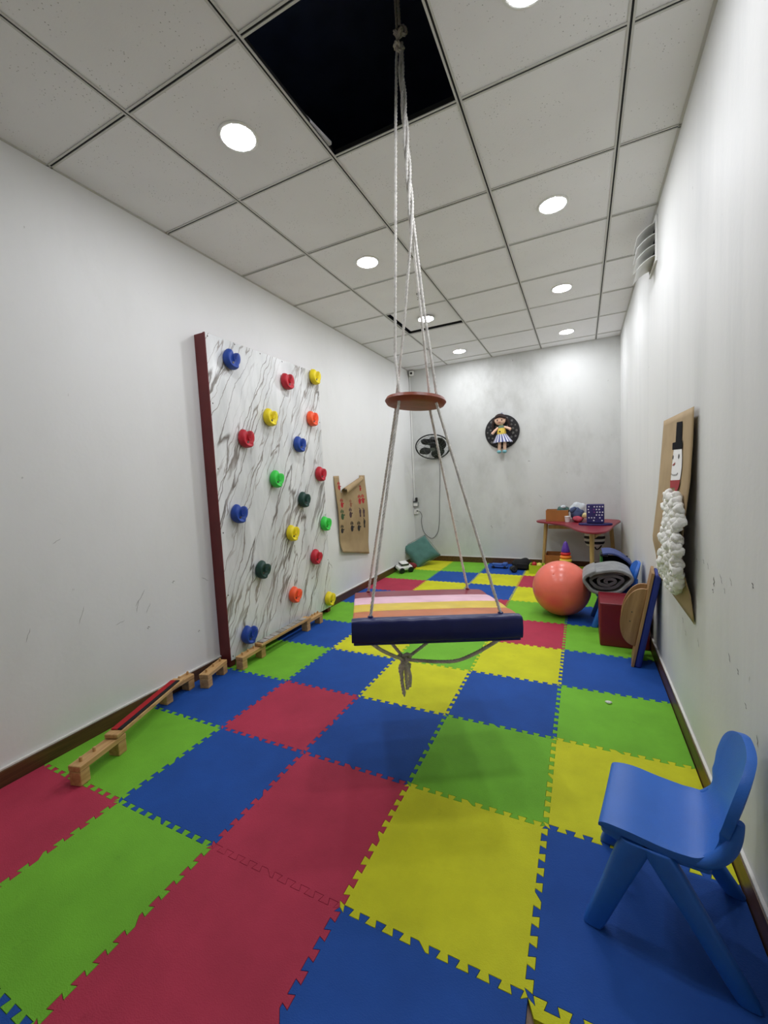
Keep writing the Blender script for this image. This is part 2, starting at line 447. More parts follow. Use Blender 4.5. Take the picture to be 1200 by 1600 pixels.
Z0 = H + .004
for i in range(len(xs) - 1):
    for j in range(len(ys) - 1):
        xa, xb, ya, yb = xs[i], xs[i + 1], ys[j], ys[j + 1]
        jj = j - 1 + j0                      # row counted from the far side of the grid origin
        if i == 2 and jj == 0: continue      # the missing tile
        e = .004
        lo, hi = Vector((xa + e, ya + e, Z0)), Vector((xb - e, yb - e, Z0 + .014))
        if i == 1 and jj == 4:               # a tile sitting askew, leaving a dark gap
            lo += Vector((.035, -.004, .012)); hi += Vector((.006, -.035, .012))
        G().box(lo, hi).build('ceiling_tile', 'ceil_tile', ceiling, smooth=0, bevel=.002)
# loose tile pushed back over its neighbour, edge showing in the opening
G().prism([(TX + TILE - .57, TY + .33), (TX + TILE - .004, TY + .33), (TX + TILE + .020, TY + TILE - .05), (TX + TILE - .55, TY + TILE - .02)], Z0 + .016, Z0 + .030).build('ceiling_tile', 'ceil_tile', ceiling, smooth=0)
def gridbar(lo, hi, horiz):
    w, s = .0118, .0040
    g = G(); b = G()
    if horiz:   # along x
        y = lo[1]
        g.box((lo[0], y - w, H), (hi[0], y - s, H + .0035)); g.box((lo[0], y + s, H), (hi[0], y + w, H + .0035))
        b.box((lo[0], y - s - .0005, H + .003), (hi[0], y + s + .0005, H + .030))
    else:
        x = lo[0]
        g.box((x - w, lo[1], H), (x - s, hi[1], H + .0035)); g.box((x + s, lo[1], H), (x + w, hi[1], H + .0035))
        b.box((x - s - .0005, lo[1], H + .003), (x + s + .0005, hi[1], H + .030))
    o = g.build('grid_bar', 'grid', ceiling, smooth=0); b.build('slot', 'slot', o, smooth=0)
for x in xs[1:-1]: gridbar((x, FRONT), (x, BACK), False)
for y in ys[1:-1]:
    for i in range(len(xs) - 1): gridbar((xs[i] + (.0121 if i else 0), y), (xs[i + 1] - (.0121 if i < len(xs) - 2 else 0), y), True)
g = G()   # wall angle round the room
for lo, hi in (((0, FRONT, H), (.012, BACK, H + .003)), ((RW - .012, FRONT, H), (RW, BACK, H + .003)), ((.012, BACK - .012, H), (RW - .012, BACK, H + .003)), ((.012, FRONT, H), (RW - .012, FRONT + .012, H + .003))):
    g.box(lo, hi)
g.build('wall_angle', 'grid', ceiling, smooth=0)

# downlights -------------------------------------------------------------
emit('led', (246, 248, 255), LAMP * 1.1)
LROW = ['row nearest the missing ceiling tile', 'second row from the missing ceiling tile', 'third row, by the swing ropes', 'row nearest the end wall']
def downlight(x, y, label):
    t = thing('downlight', label, 'ceiling light', (x, y, H + .004), 0, 'round recessed ceiling lights')
    g = G(); g.lathe([(.086, 0), (.086, -.003), (.081, -.005), (.074, -.0052), (.071, -.0045), (.071, 0)], 40); g.build('trim_ring', 'white_plastic', t)
    g = G(); g.lathe([(0.0001, -.0082), (.028, -.0080), (.048, -.0073), (.062, -.0063), (.0705, -.005)], 40); g.build('diffuser', 'led', t)
for k, j in enumerate((0, 2, 4, 6)):
    for i, side in ((0, 'on the climbing panel side'), (2, 'on the blue chair side')):
        downlight(TX + TILE * (i + .5), TY + TILE * (j + .5), 'round white LED downlight, %s, %s' % (LROW[k], side))

# sprinkler
t = thing('sprinkler', 'small metal fire sprinkler head in the ceiling behind the swing ropes', 'sprinkler', (1.02, 3.36, H + .004))
G().lathe([(.022, 0), (.022, -.006), (.008, -.010), (.008, -.02)], 16).build('escutcheon', 'screw', t)
g = G(); g.tube([(.008, 0, -.018), (.014, 0, -.03), (.004, 0, -.045)], .002, 6); g.tube([(-.008, 0, -.018), (-.014, 0, -.03), (-.004, 0, -.045)], .002, 6); g.build('frame', 'screw', t)
G().lathe([(.001, -.048), (.016, -.047), (.016, -.045), (.001, -.044)], 16).build('deflector', 'screw', t)

# ================================================================ CLIMBING PANEL
PY0, PY1, PZ0, PZ1, PX = 1.928, 3.165, .05, 2.195, .10
cp = thing('climbing_panel', 'tall white marble-look climbing panel with colourful holds leaning on the left wall', 'climbing panel', (.05, (PY0 + PY1) / 2, 0))
O = cp.location
G().box((PX - .016, PY0 + .002, PZ0), (PX, PY1 - .002, PZ1)).build('board', 'marble', cp, smooth=0, bevel=.001, origin=O)
for lo, hi in (((.002, PY0, PZ0 - .048), (PX - .0165, PY0 + .05, PZ1)), ((.002, PY1 - .05, PZ0 - .048), (PX - .0165, PY1, PZ1)), ((.002, PY0 + .051, PZ1 - .05), (PX - .0165, PY1 - .051, PZ1)), ((.019, PY0 + .051, PZ0 + .1), (PX - .0165, PY1 - .051, PZ0 + .15)), ((.002, PY0 + .051, 1.08), (PX - .0165, PY1 - .051, 1.13))):
    G().box(lo, hi).build('frame_beam', 'maroon', cp, smooth=0, bevel=.002, origin=O, label='dark red painted beam')
G().box((PX - .016, PY0 - .004, PZ0 - .01), (PX + .0005, PY0 + .0015, PZ1)).build('edge_strip', 'maroon', cp, smooth=0, origin=O)
for k in range(6):
    z = PZ1 - .02 - k * .42
    for y in (PY0 + .02, PY1 - .02):
        G().ball((PX, y, z), (.002, .005, .005), 8, 6).build('screw', 'screw', cp, origin=O)
for k in range(1, 5):
    G().ball((PX, PY0 + k * (PY1 - PY0) / 5, PZ1 - .012), (.002, .005, .005), 8, 6).build('screw', 'screw', cp, origin=O)
HOLD = [(-.36, 1.10), (-.66, .84), (-.92, .45), (-1.0, 0), (-.92, -.42), (-.68, -.75), (-.30, -.97), (.15, -1.04), (.50, -1.0), (.70, -.82), (.62, -.52), (.86, -.36), (1.02, .0), (1.08, .45), (.94, .86), (.62, .90), (.46, .55), (.34, .10), (.10, -.06), (-.10, .12), (-.12, .60), (-.20, 1.0)]
def hold_mesh():
    g = G(); n = len(HOLD); R = .061; D = .062
    lay = [(1.0, 0), (1.05, .30), (1.0, .72), (.84, .98), (.62, .98), (.40, .80), (.22, .76)]
    cx, cy = -.15, -.42
    for s, d in lay:
        g.v += [(d * D, (cx + (x - cx) * s) * R, (cy + (y - cy) * s) * R) for x, y in HOLD]
    for j in range(len(lay) - 1):
        g.f += [(j * n + i, j * n + (i + 1) % n, (j + 1) * n + (i + 1) % n, (j + 1) * n + i) for i in range(n)]
    g.f.append(tuple(range(n - 1, -1, -1))); e = (len(lay) - 1) * n; g.f.append(tuple(range(e, e + n)))
    return g
holds = [('blue', 2.109, 2.062, 0), ('red', 2.687, 2.027, .25), ('yellow', 3.072, 2.138, .1), ('yellow', 2.455, 1.719, 0), ('orange', 2.996, 1.768, .1), ('red', 2.19, 1.543, .1), ('blue', 2.792, 1.536, .0), ('red', 3.071, 1.289, -.1), ('green', 2.479, 1.256, -.2), ('dark_green', 2.805, 1.076, -.15), ('blue', 2.072, 1.028, -.1), ('green', 3.105, .838, -.15), ('yellow', 2.626, .818, -.15), ('red', 2.926, .566, -.4), ('dark_green', 2.258, .60, -.4), ('orange', 2.607, .316, -.35), ('yellow', 3.10, .141, -.3), ('blue', 2.081, .178, -.2)]
for c, y, z, a in holds:
    o = hold_mesh().build('climbing_hold', 'hold_' + c, cp, smooth=60, sub=1, label=c.replace('_', ' ') + ' plastic climbing hold')
    o.location = Vector((PX, y, z)) - O; o.rotation_euler = (a, 0, 0)
    b = G().tube([(.040, -.008, -.024), (.050, -.008, -.024)], .008, 8).build('bolt', 'screw', o)

# ================================================================ BALANCE BEAM SET
def peg_stand(label, x, y, a, L=.235, w=.062, h=.088, pegs=(-.075, .0, .075)):
    t = thing('peg_stand', label, 'wooden stand', (x, y, 0), a, 'wooden stands of the balance beam set')
    G().box((-w / 2, -L / 2, h - .026), (w / 2, L / 2, h)).build('top_rail', 'pine', t, smooth=0, bevel=.004)
    for s in (-1, 1):
        G().box((-w / 2 + .002, s * L / 2 - (.046 if s > 0 else 0), 0), (w / 2 - .002, s * L / 2 + (.046 if s < 0 else 0), h - .0262)).build('leg', 'pine', t, smooth=0, bevel=.004)
    for p in pegs:
        G().lathe([(.0065, h - .004), (.0065, h + .017), (.004, h + .020), (.0001, h + .020)], 10, T(0, p, 0)).build('peg', 'pine', t)
    return t
peg_stand('pine peg stand nearest the camera, at the low end of the red and black plank', .286, .985, .24, pegs=(-.085, -.02))
peg_stand('pine peg stand against the wall under the far end of the red and black plank', .066, 1.545, .12, L=.21, pegs=(.02, .085))
peg_stand('pine peg stand standing just before the maroon panel frame', .122, 1.765, .28, L=.215)
peg_stand('pine peg stand under the bottom blue climbing hold', .168, 2.045, .05, pegs=(-.085, -.03, .03))
peg_stand('farthest pine peg stand, at the far end of the grey patterned plank', .164, 2.765, .03, pegs=(.0, .04, .085))
mat('felt_red', (170, 22, 30), .95, .06, 20, .3, 400); mat('felt_black', (20, 18, 20), .95, .06, 20, .3, 400)
mat('pattern_grey', (176, 172, 164), .7, .2, 9, rgb2=(120, 116, 110))
# sloping plank with felt
def plank(name, label, p0, p1, w, tops):
    p0, p1 = Vector(p0), Vector(p1); d = p1 - p0; L = d.length
    t = thing(name, label, 'balance plank', p0)
    yv = d.normalized(); xv = yv.cross(Vector((0, 0, 1))).normalized(); zv = xv.cross(yv)
    M = Matrix((xv, yv, zv)).transposed().to_4x4()
    G().box((-w / 2, 0, 0), (w / 2, L, .020), M).build('board', 'pine', t, smooth=0, bevel=.004)
    for m_, x0, x1, y0, y1 in tops:
        G().box((x0, y0, .0202), (x1, y1, .026), M).build('pad', m_, t, smooth=0, bevel=.002)
plank('felt_plank', 'narrow pine plank topped with red and black felt strips along the baseboard', (.276, 1.045, .091), (.088, 1.545, .091), .066, (('felt_red', -.027, .006, .035, .50), ('felt_black', .0065, .028, .035, .50)))
plank('patterned_plank', 'narrow pine plank with grey patterned top below the orange climbing hold', (.178, 2.105, .091), (.168, 2.70, .091), .066, [('pattern_grey', -.028, .028, .02 + k * .066, .02 + k * .066 + .058) for k in range(8)])

# ================================================================ SWING
def rot3(a, b, c):
    return RZ(a).to_3x3() @ RX(b).to_3x3() @ RY(c).to_3x3()
SC = Vector((1.5916, 1.7025, .6557)); SM = rot3(.506, -.0771, .0339)
SW = thing('platform_swing', 'padded platform swing with rainbow stripes hanging on white ropes from the open ceiling', 'swing', (SC.x, SC.y, 0))
O = SW.location
M4 = Matrix.Translation(SC) @ SM.to_4x4()
for n, c in (('navy_vinyl', (12, 22, 86)), ('orange_vinyl', (202, 116, 66)), ('yellow_vinyl', (226, 196, 52)), ('pink_vinyl', (236, 190, 206)), ('maroon_vinyl', (134, 36, 56))):
    mat(n, c, .38, .05, 12, .25, 14)
LX = .325
def stripe(m_, y0, y1, lab):
    g = G(); n = 14
    def top(x): return -.002 + .005 * (1 - (abs(x) / LX) ** 4)
    # rounded slab section swept along x
    xsn = [-LX + 2 * LX * i / n for i in range(n + 1)]
    prof = lambda x: [(y0, -.078), (y0, top(x) - .001), ((y0 * 3 + y1) / 4, top(x) + .002), ((y0 + y1) / 2, top(x) + .0028), ((y0 + 3 * y1) / 4, top(x) + .002), (y1, top(x) - .001), (y1, -.078)]
    k = 7
    for x in xsn: g.v += [(x, y, z) for y, z in prof(x)]
    for i in range(n): g.f += [(i * k + j, i * k + (j + 1) % k, (i + 1) * k + (j + 1) % k, (i + 1) * k + j) for j in range(k)]
    g.f += [tuple(range(k - 1, -1, -1)), tuple(range(n * k, n * k + k))]
    g.v = [tuple(M4 @ Vector(v)) for v in g.v]
    return g.build('stripe', m_, SW, smooth=50, bevel=.006, seg=3, origin=O, label=lab)
stripe('orange_vinyl', -.262, -.1405, 'orange vinyl stripe'); stripe('yellow_vinyl', -.1395, -.0075, 'yellow vinyl stripe')
stripe('pink_vinyl', -.0065, .1355, 'pink vinyl stripe'); stripe('maroon_vinyl', .1365, .272, 'maroon vinyl stripe')
# navy bolster along the near edge, slightly puffy and creased
g = G(); n = 26; k = 10
for i in range(n + 1):
    x = -LX - .004 + (2 * LX + .008) * i / n
    e = 1 - .07 * max(0, (abs(x) - LX + .04) / .044) ** 2
    wv = .0022 * sin(i * 1.9) + .0015 * sin(i * 4.1)
    P = [(-.255, .004), (-.280, .003 + wv), (-.291, -.002 + wv * .5), (-.2955, -.012), (-.297 + wv, -.046), (-.2955, -.078), (-.290, -.086 + wv), (-.272, -.089), (-.255, -.088), (-.2635, -.04)]
    g.v += [tuple(M4 @ Vector((x, -.26 + (y + .26) * e, -.04 + (z + .04) * e))) for y, z in P]
for i in range(n): g.f += [(i * k + j, i * k + (j + 1) % k, (i + 1) * k + (j + 1) % k, (i + 1) * k + j) for j in range(k)]
g.f += [tuple(range(k - 1, -1, -1)), tuple(range(n * k, n * k + k))]
g.build('edge_bolster', 'navy_vinyl', SW, smooth=50, origin=O, label='navy vinyl padded edge')
G().box((-LX + .003, -.29, -.094), (LX - .003, .27, -.0785), M4).build('base_board', 'navy_vinyl', SW, smooth=0, bevel=.004, origin=O)
# spreader disc
DC = Vector((1.581, 1.70, 1.545)); DM = Matrix.Translation(DC) @ rot3(.506, -.03, .085).to_4x4()
mat('leather', (136, 62, 34), .45, .16, 14, .4, 30)
G().lathe([(.0001, -.017), (.10, -.018), (.124, -.014), (.133, 0), (.126, .013), (.10, .018), (.0001, .019)], 40, DM).build('spreader_disc', 'leather', SW, smooth=50, origin=O, label='round brown leather spreader disc')
HR = .078
corners = {'FL': (-1, -1), 'FR': (1, -1), 'BR': (1, 1), 'BL': (-1, 1)}
KN = Vector((1.580, 1.70, 3.02)); SP = Vector((1.600, 1.70, 2.224))
top_r = {}
for i, (nm, (sx, sy)) in enumerate(corners.items()):
    hole_t = DM @ Vector((sx * HR, sy * HR, .017)); hole_b = DM @ Vector((sx * HR, sy * HR, -.017))
    pt = M4 @ Vector((sx * .256, sy * .25, 0.0)); pb = M4 @ Vector((sx * .256, sy * .25, -.096))
    if nm == 'FL':
        up = [hole_t, Vector((1.512, 1.66, 1.75)), Vector((1.53, 1.675, 2.2)), Vector((1.547, 1.69, 2.66)), Vector((1.560, 1.70, 2.93)), KN + Vector((-.012, 0, -.03))]
    else:
        ph = {'FR': 0, 'BR': 2.1, 'BL': 4.2}[nm]
        up = [hole_t, hole_t.lerp(SP, .5), SP + Vector((cos(ph), sin(ph), 0)) * .010]
        for q in range(1, 15):
            s = q / 15; c_ = SP.lerp(Vector((1.578, 1.70, 2.93)), s)
            up.append(c_ + Vector((cos(ph + s * 11), sin(ph + s * 11), 0)) * .0085)
        up.append(KN + Vector((.006, 0, -.04)))
    g = G(); rope(g, up, .0062); g.build('rope', 'rope', SW, smooth=80, origin=O)
    g = G(); rope(g, [hole_b, pt + Vector((0, 0, .004))], .0062); g.build('rope', 'rope', SW, smooth=80, origin=O)
    G().lathe([(.0075, -.002), (.011, .0), (.011, .003), (.0075, .005)], 14, M4 @ T(sx * .256, sy * .25, .004)).build('grommet', 'maroon_vinyl' if sy > 0 else 'navy_vinyl', SW, origin=O)
    KU = Vector((1.492, 1.66, .395))
    mid = pb.lerp(KU, .5) - Vector((0, 0, .012 if nm != 'FR' else .055))
    g = G(); rope(g, smoothpts([pb, pb.lerp(KU, .25) - Vector((0, 0, .01 if nm != 'FR' else .042)), mid, KU + Vector((.01 * sx, .01 * sy, 0))], 6), .0078)
    g.build('rope', 'rope_grey', SW, smooth=80, origin=O)
g = G()    # overhead knot and hanging line
def knot(c, s_, rz, r_):
    P = []
    for q in range(49):
        t_ = 2 * pi * q / 48
        v_ = Vector((sin(t_) + 2 * sin(2 * t_), .8 * (cos(t_) - 2 * cos(2 * t_)), 1.3 * -sin(3 * t_))) * s_
        P.append(c + RZ(rz).to_3x3() @ RX(.9).to_3x3() @ v_)
    rope(g, P, r_)
knot(KN, .0085, 0, .0075); knot(KN + Vector((-.006, .0, -.055)), .0075, 1.3, .0070)
rope(g, [KN + Vector((0, 0, .03)), KN + Vector((-.004, 0, .2)), Vector((1.574, 1.70, ZT - .005))], .0062)
rope(g, [KN + Vector((-.012, 0, -.04)), KN + Vector((-.016, 0, .2)), Vector((1.562, 1.70, ZT - .005))], .0062)
g.build('top_knot', 'rope_grey', SW, smooth=80, origin=O)
g = G()    # knot under the seat with loose tails
knot(KU, .0095, .4, .0085); knot(KU + Vector((.004, 0, -.028)), .0080, 1.7, .0085)
for dx, dy, dz in ((-.006, -.01, -.165), (.004, .008, -.150), (.024, -.012, -.125), (-.014, .0, -.10)):
    rope(g, smoothpts([KU + Vector((dx * .2, dy, -.01)), KU + Vector((dx * 1.4 - .006, dy, dz * .5)), KU + Vector((dx, dy, dz))], 6), .0088)
g.tube([KU + Vector((-.004, -.01, -.155)), KU + Vector((-.005, -.01, -.178))], [.008, .003], 8)
g.build('bottom_knot', 'rope_grey', SW, smooth=80, origin=O)
# ceiling hook
g = G(); g.box((1.54, 1.66, ZT - .006), (1.60, 1.74, ZT)); g.build('hook_plate', 'slot', SW, smooth=0, origin=O)

# ================================================================ CHILD CHAIRS
def kid_chair(label, x, y, a, s=1.0):
    """local +y is the front, x across"""
    t = thing('child_chair', label, 'chair', (x, y, 0), a, 'moulded blue plastic child chairs')
    prof = smoothpts([(0, .140, .262), (0, .132, .284), (0, .08, .290), (0, .0, .283), (0, -.060, .284), (0, -.096, .298), (0, -.120, .332), (0, -.134, .376), (0, -.147, .425), (0, -.157, .470), (0, -.163, .503), (0, -.166, .524)], 7)
    ws = [.122, .134, .138, .136, .132, .120, .114, .126, .137, .134, .108, .062]
    N = len(prof) - 1
    def width(u):
        q = u * (len(ws) - 1); i = min(int(q), len(ws) - 2); f_ = q - i; f_ = f_ * f_ * (3 - 2 * f_)
        return ws[i] * (1 - f_) + ws[i + 1] * f_
    def fn(u, v):
        p = prof[min(N, int(round(v * N)))]; w = width(v); xx = (u * 2 - 1)
        if p.z > .42: w = .137 * max(.16, 1 - ((p.z - .42) / .109) ** 3.2) ** .5
        k = max(0, min(1, (v - .42) / .2))
        return (xx * w, p.y + k * .026 * xx * xx * (w / .137) ** 2, p.z + (1 - k) * .004 * xx * xx)
    g = G(); g.grid(fn, 12, N, .0)
    o = g.build('shell', 'chair_blue', t, smooth=70)
    sd = o.modifiers.new('solid', 'SOLIDIFY'); sd.thickness = .019; sd.offset = 1
    bv = o.modifiers.new('bevel', 'BEVEL'); bv.width = .007; bv.segments = 3; bv.limit_method = 'ANGLE'; bv.angle_limit = radians(50)
    # skirt below the seat
    g = G()
    sk = [(-.118, -.10), (.118, -.10), (.128, .0), (.130, .10), (.118, .135), (-.118, .135), (-.130, .10), (-.128, 0)]
    g.prism(sk, .246, .277); g.build('seat_skirt', 'chair_blue', t, smooth=30, bevel=.008, seg=3)
    for sx in (-1, 1):
        for fy, ty, top in ((.150, .052, 'f'), (-.168, .012, 'r')):
            p0 = Vector((sx * .126, ty, .268)); p1 = Vector((sx * .147, fy, 0))
            g = G(); d = (p1 - p0)
            # flat tapered leg with rounded section
            secs = []
            for tt, wd, th in ((0, .034, .017), (.12, .036, .019), (.5, .030, .018), (.92, .026, .017), (1, .024, .016)):
                c = p0 + d * tt; sec = []
                for q in range(12):
                    an = 2 * pi * q / 12; cx_, cy_ = cos(an), sin(an)
                    sec.append((c.x + th * (abs(cx_) ** .6) * (1 if cx_ > 0 else -1), c.y + wd * (abs(cy_) ** .6) * (1 if cy_ > 0 else -1), c.z))
                secs.append(sec)
            for sec in secs: g.v += sec
            for i in range(4): g.f += [(i * 12 + q, i * 12 + (q + 1) % 12, (i + 1) * 12 + (q + 1) % 12, (i + 1) * 12 + q) for q in range(12)]
            g.f += [tuple(range(11, -1, -1)), tuple(range(48, 60))]
            g.build('leg', 'chair_blue', t, smooth=50, bevel=.003)
        # side post that ties seat and back together
        pts = smoothpts([(sx * .122, -.060, .270), (sx * .120, -.092, .283), (sx * .116, -.122, .316), (sx * .118, -.138, .360), (sx * .124, -.146, .410)], 5)
        n_ = len(pts); rr = [.009 + .008 * sin(pi * i / (n_ - 1)) for i in range(n_)]
        G().tube(pts, rr, 10).build('side_post', 'chair_blue', t, smooth=60)
    t.scale = (s, s, s)
    return t
kid_chair('blue plastic child chair in the foreground beside the right wall', 2.420, 1.252, radians(80), 1.0)
kid_chair('blue plastic child chair behind the red cube, holding the rolled blanket', 2.452, 3.60, radians(90), .95)

# ================================================================ BALL, CUBE, ROCKER, BLANKET
mat('ball_vinyl', (240, 120, 100), .28, .05, 6, .25, 26)
t = thing('exercise_ball', 'large shiny coral exercise ball on the floor before the table', 'exercise ball', (2.067, 3.70, 0))
o = G().ball((0, 0, .2285), .2285, 64, 40).build('ball_skin', 'ball_vinyl', t, smooth=80)
G().lathe([(.0001, .004), (.008, .004), (.010, 0)], 14, T(-.05, -.16, .3815) @ RZ(radians(17)) @ RX(radians(48))).build('valve', 'ball_vinyl', t)
mat('cube_vinyl', (118, 14, 30), .45, .06, 10, .2, 20)
t = thing('foam_cube', 'dark red vinyl foam cube on the floor by the right wall', 'cube', (2.484, 3.25, 0))
G().box((-.15, -.15, 0), (.145, .15, .30)).build('cover', 'cube_vinyl', t, bevel=.010, seg=3)
g = G(); 
for zz in (.297,): g.tube([(-.148, -.148, zz), (.143, -.148, zz), (.143, .148, zz), (-.148, .148, zz), (-.148, -.148, zz)], .003, 6)
g.build('piping', 'cube_vinyl', t)

t = thing('rocker_board', 'wooden rocker board with blue padding stood on end against the right wall', 'rocker board', (2.507, 2.90, 0))
t.rotation_euler = (0, radians(10), radians(-6))
mat('blue_pad', (26, 44, 126), .6, .06, 10, .2, 30)
# local: z up the board, +x the padded top side, y across
G().box((-.006, -.09, .001), (.010, .13, .60)).build('plank', 'ply', t, smooth=0, bevel=.003)
G().box((.0102, -.088, .004), (.046, .128, .595)).build('pad', 'blue_pad', t, smooth=0, bevel=.012, seg=3)
for y in (-.055, .075):
    P = [(-.108 * sin(pi * q / 24) ** .8, -.185 * cos(pi * q / 24)) for q in range(25)]
    g = G(); g.prism(P, 0, .016, T(-.0064, y, .305) @ Matrix(((1, 0, 0, 0), (0, 0, 1, 0), (0, 1, 0, 0), (0, 0, 0, 1))))
    o = g.build('rocker', 'ply', t, smooth=30, bevel=.003)
    for zz in (.27, .33):
        G().ball((-.06, y - .0005, zz), (.004, .002, .004), 8, 6).build('screw', 'screw', o)

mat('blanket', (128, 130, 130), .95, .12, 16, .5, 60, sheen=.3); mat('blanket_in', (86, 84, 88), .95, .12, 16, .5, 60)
t = thing('rolled_blanket', 'thick grey blanket rolled up on the far blue chair', 'blanket', (2.420, 3.59, .287))
def roll(n0, n1, ax, az, th, y0, y1, m_, nm, shrink):
    pts = []; N = 90
    for i in range(N + 1):
        a = n0 + (n1 - n0) * i / N; k = 1 - shrink * i / N
        wob = 1 + .05 * sin(a * 3.1) + .03 * sin(a * 5.3)
        pts.append(Vector((ax * k * cos(a) * wob, 0, az * k * sin(a) * wob + .085)))
    g = G(); vs = []
    for i, p in enumerate(pts):
        d = (pts[min(i + 1, N)] - pts[max(i - 1, 0)]).normalized(); nn = Vector((-d.z, 0, d.x)) * th / 2
        vs += [(p + nn) + Vector((0, y0, 0)), (p - nn) + Vector((0, y0, 0)), (p - nn) + Vector((0, y1, 0)), (p + nn) + Vector((0, y1, 0))]
    fs = []
    for i in range(N): fs += [(i * 4 + q, i * 4 + (q + 1) % 4, i * 4 + 4 + (q + 1) % 4, i * 4 + 4 + q) for q in range(4)]
    fs += [(3, 2, 1, 0), (N * 4, N * 4 + 1, N * 4 + 2, N * 4 + 3)]
    g.add(vs, fs, T(0, 0, .0) @ RY(radians(-11))); return g.build(nm, m_, t, smooth=50, bevel=.006)
roll(2.0, 2.0 + 2 * pi * 1.08, .165, .095, .022, -.165, .165, 'blanket', 'outer_layer', .16)
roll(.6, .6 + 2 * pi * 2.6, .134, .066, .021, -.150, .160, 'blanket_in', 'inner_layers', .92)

# ================================================================ TABLE AND WHAT STANDS ON AND UNDER IT
mat('table_red', (132, 32, 46), .4, .05, 8)
TB = thing('petal_table', 'low red petal-shaped table with round beech legs against the end wall', 'table', (2.2, 5.1, 0))
O = TB.location; ZTB = .61
out = smoothpts([(1.715, 5.42, 0), (1.75, 5.33, 0), (1.90, 5.19, 0), (2.02, 5.06, 0), (2.10, 4.87, 0), (2.17, 4.62, 0), (2.25, 4.46, 0), (2.34, 4.41, 0), (2.43, 4.47, 0), (2.48, 4.64, 0), (2.52, 4.86, 0), (2.565, 5.10, 0), (2.61, 5.30, 0), (2.632, 5.42, 0), (2.60, 5.53, 0), (2.45, 5.585, 0), (2.2, 5.59, 0), (1.92, 5.585, 0), (1.76, 5.53, 0), (1.715, 5.42, 0)], 4)[:-1]
G().prism([(p.x, p.y) for p in out], ZTB - .022, ZTB).build('table_top', 'table_red', TB, smooth=30, bevel=.006, seg=3, origin=O)
for (x, y), (fx, fy) in (((1.83, 5.40), (1.785, 5.42)), ((2.32, 4.66), (2.318, 4.60)), ((2.53, 5.40), (2.575, 5.44))):
    G().tube([(fx, fy, 0.002), (x, y, ZTB - .0222)], [.018, .024], 14).build('leg', 'beech', TB, origin=O)
G().box((1.855, 5.385, ZTB - .10), (2.505, 5.415, ZTB - .055)).build('apron_rail', 'beech', TB, smooth=0, bevel=.003, origin=O)
d0, d1 = Vector((2.34, 4.70, ZTB - .09)), Vector((2.51, 5.36, ZTB - .075)); dd = d1 - d0
G().tube([d0, d1], .018, 10).build('brace', 'beech', TB, origin=O)

mat('tan_board', (160, 100, 44), .6, .06, 8)
def open_box(name, label, cat, x0, x1, y0, y1, z, h, m_, th=.008, group=None):
    t = thing(name, label, cat, ((x0 + x1) / 2, (y0 + y1) / 2, z), 0, group)
    w, d = (x1 - x0) / 2, (y1 - y0) / 2
    G().box((-w + th, -d + th, 0), (w - th, d - th, th)).build('bottom', m_, t, smooth=0)
    for lo, hi in (((-w, -d, 0), (w, -d + th, h)), ((-w, d - th, 0), (w, d, h)), ((-w, -d + th, 0), (-w + th, d - th, h)), ((w - th, -d + th, 0), (w, d - th, h))):
        G().box(lo, hi).build('side', m_, t, smooth=0, bevel=.002)
    return t
open_box('tan_box', 'open tan wooden box on the left end of the red table', 'box', 1.835, 2.085, 5.30, 5.50, ZTB, .135, 'tan_board')
open_box('tan_box', 'tan wooden box on the floor under the red table', 'box', 1.82, 2.07, 5.28, 5.56, 0.0, .20, 'tan_board')
def crumple(name, label, cat, loc, r, cols, seed, parent_m=None):
    """soft crumpled heap: a lumpy bag skin with coloured pieces showing"""
    rnd = random.Random(seed); t = thing(name, label, cat, loc)
    for k, (m_, c, rad) in enumerate(cols):
        g = G(); g.ball(c, rad, 18, 12)
        out = []
        for v in g.v:
            q = Vector(v) - Vector(c); f_ = 1 + .16 * sin(q.x * 70 + seed + k) * sin(q.z * 60 + k * 2) + .10 * sin(q.y * 90 + k * 3)
            w = Vector(c) + q * f_; out.append((w.x, w.y, max(w.z, .001)))
        g.v = out; g.build('fold' if k else 'bag_body', m_, t, smooth=40)
    return t
mat('denim', (58, 70, 104), .8, .2, 20); mat('clear_film', (206, 212, 216), .2, .08, 10, .6, 25); mat('teal_cloth', (62, 92, 84), .8, .15, 20)
mat('pink_cloth', (176, 62, 80), .7, .2, 22); mat('cream', (226, 210, 150), .7, .1, 20)
crumple('cloth_bundle', 'dark green and white cloth spilling out of the tan box on the table', 'cloth', (2.04, 5.40, ZTB + .009), .1, [('teal_cloth', (-.02, 0, .105), (.075, .05, .065)), ('clear_film', (-.01, -.02, .160), (.03, .025, .022))], 3)
crumple('bag_of_toys', 'plastic bag of mixed toys in the middle of the red table', 'bag', (2.185, 5.33, ZTB), .1, [('denim', (0, 0, .075), (.075, .07, .078)), ('clear_film', (.0, .05, .15), (.085, .05, .07)), ('pink_cloth', (.0, -.09, .035), (.05, .05, .036)), ('cream', (.075, -.05, .07), (.03, .03, .03)), ('denim', (-.045, -.02, .13), (.04, .04, .045))], 5)
t = thing('paper_cup', 'small white paper cup on the front edge of the red table', 'cup', (2.075, 5.265, ZTB))
G().lathe([(.0001, .001), (.024, .001), (.0245, .004), (.031, .064), (.0325, .066), (.0315, .068), (.029, .064), (.023, .006), (.0001, .006)], 24).build('cup_body', 'white_plastic', t, smooth=40)
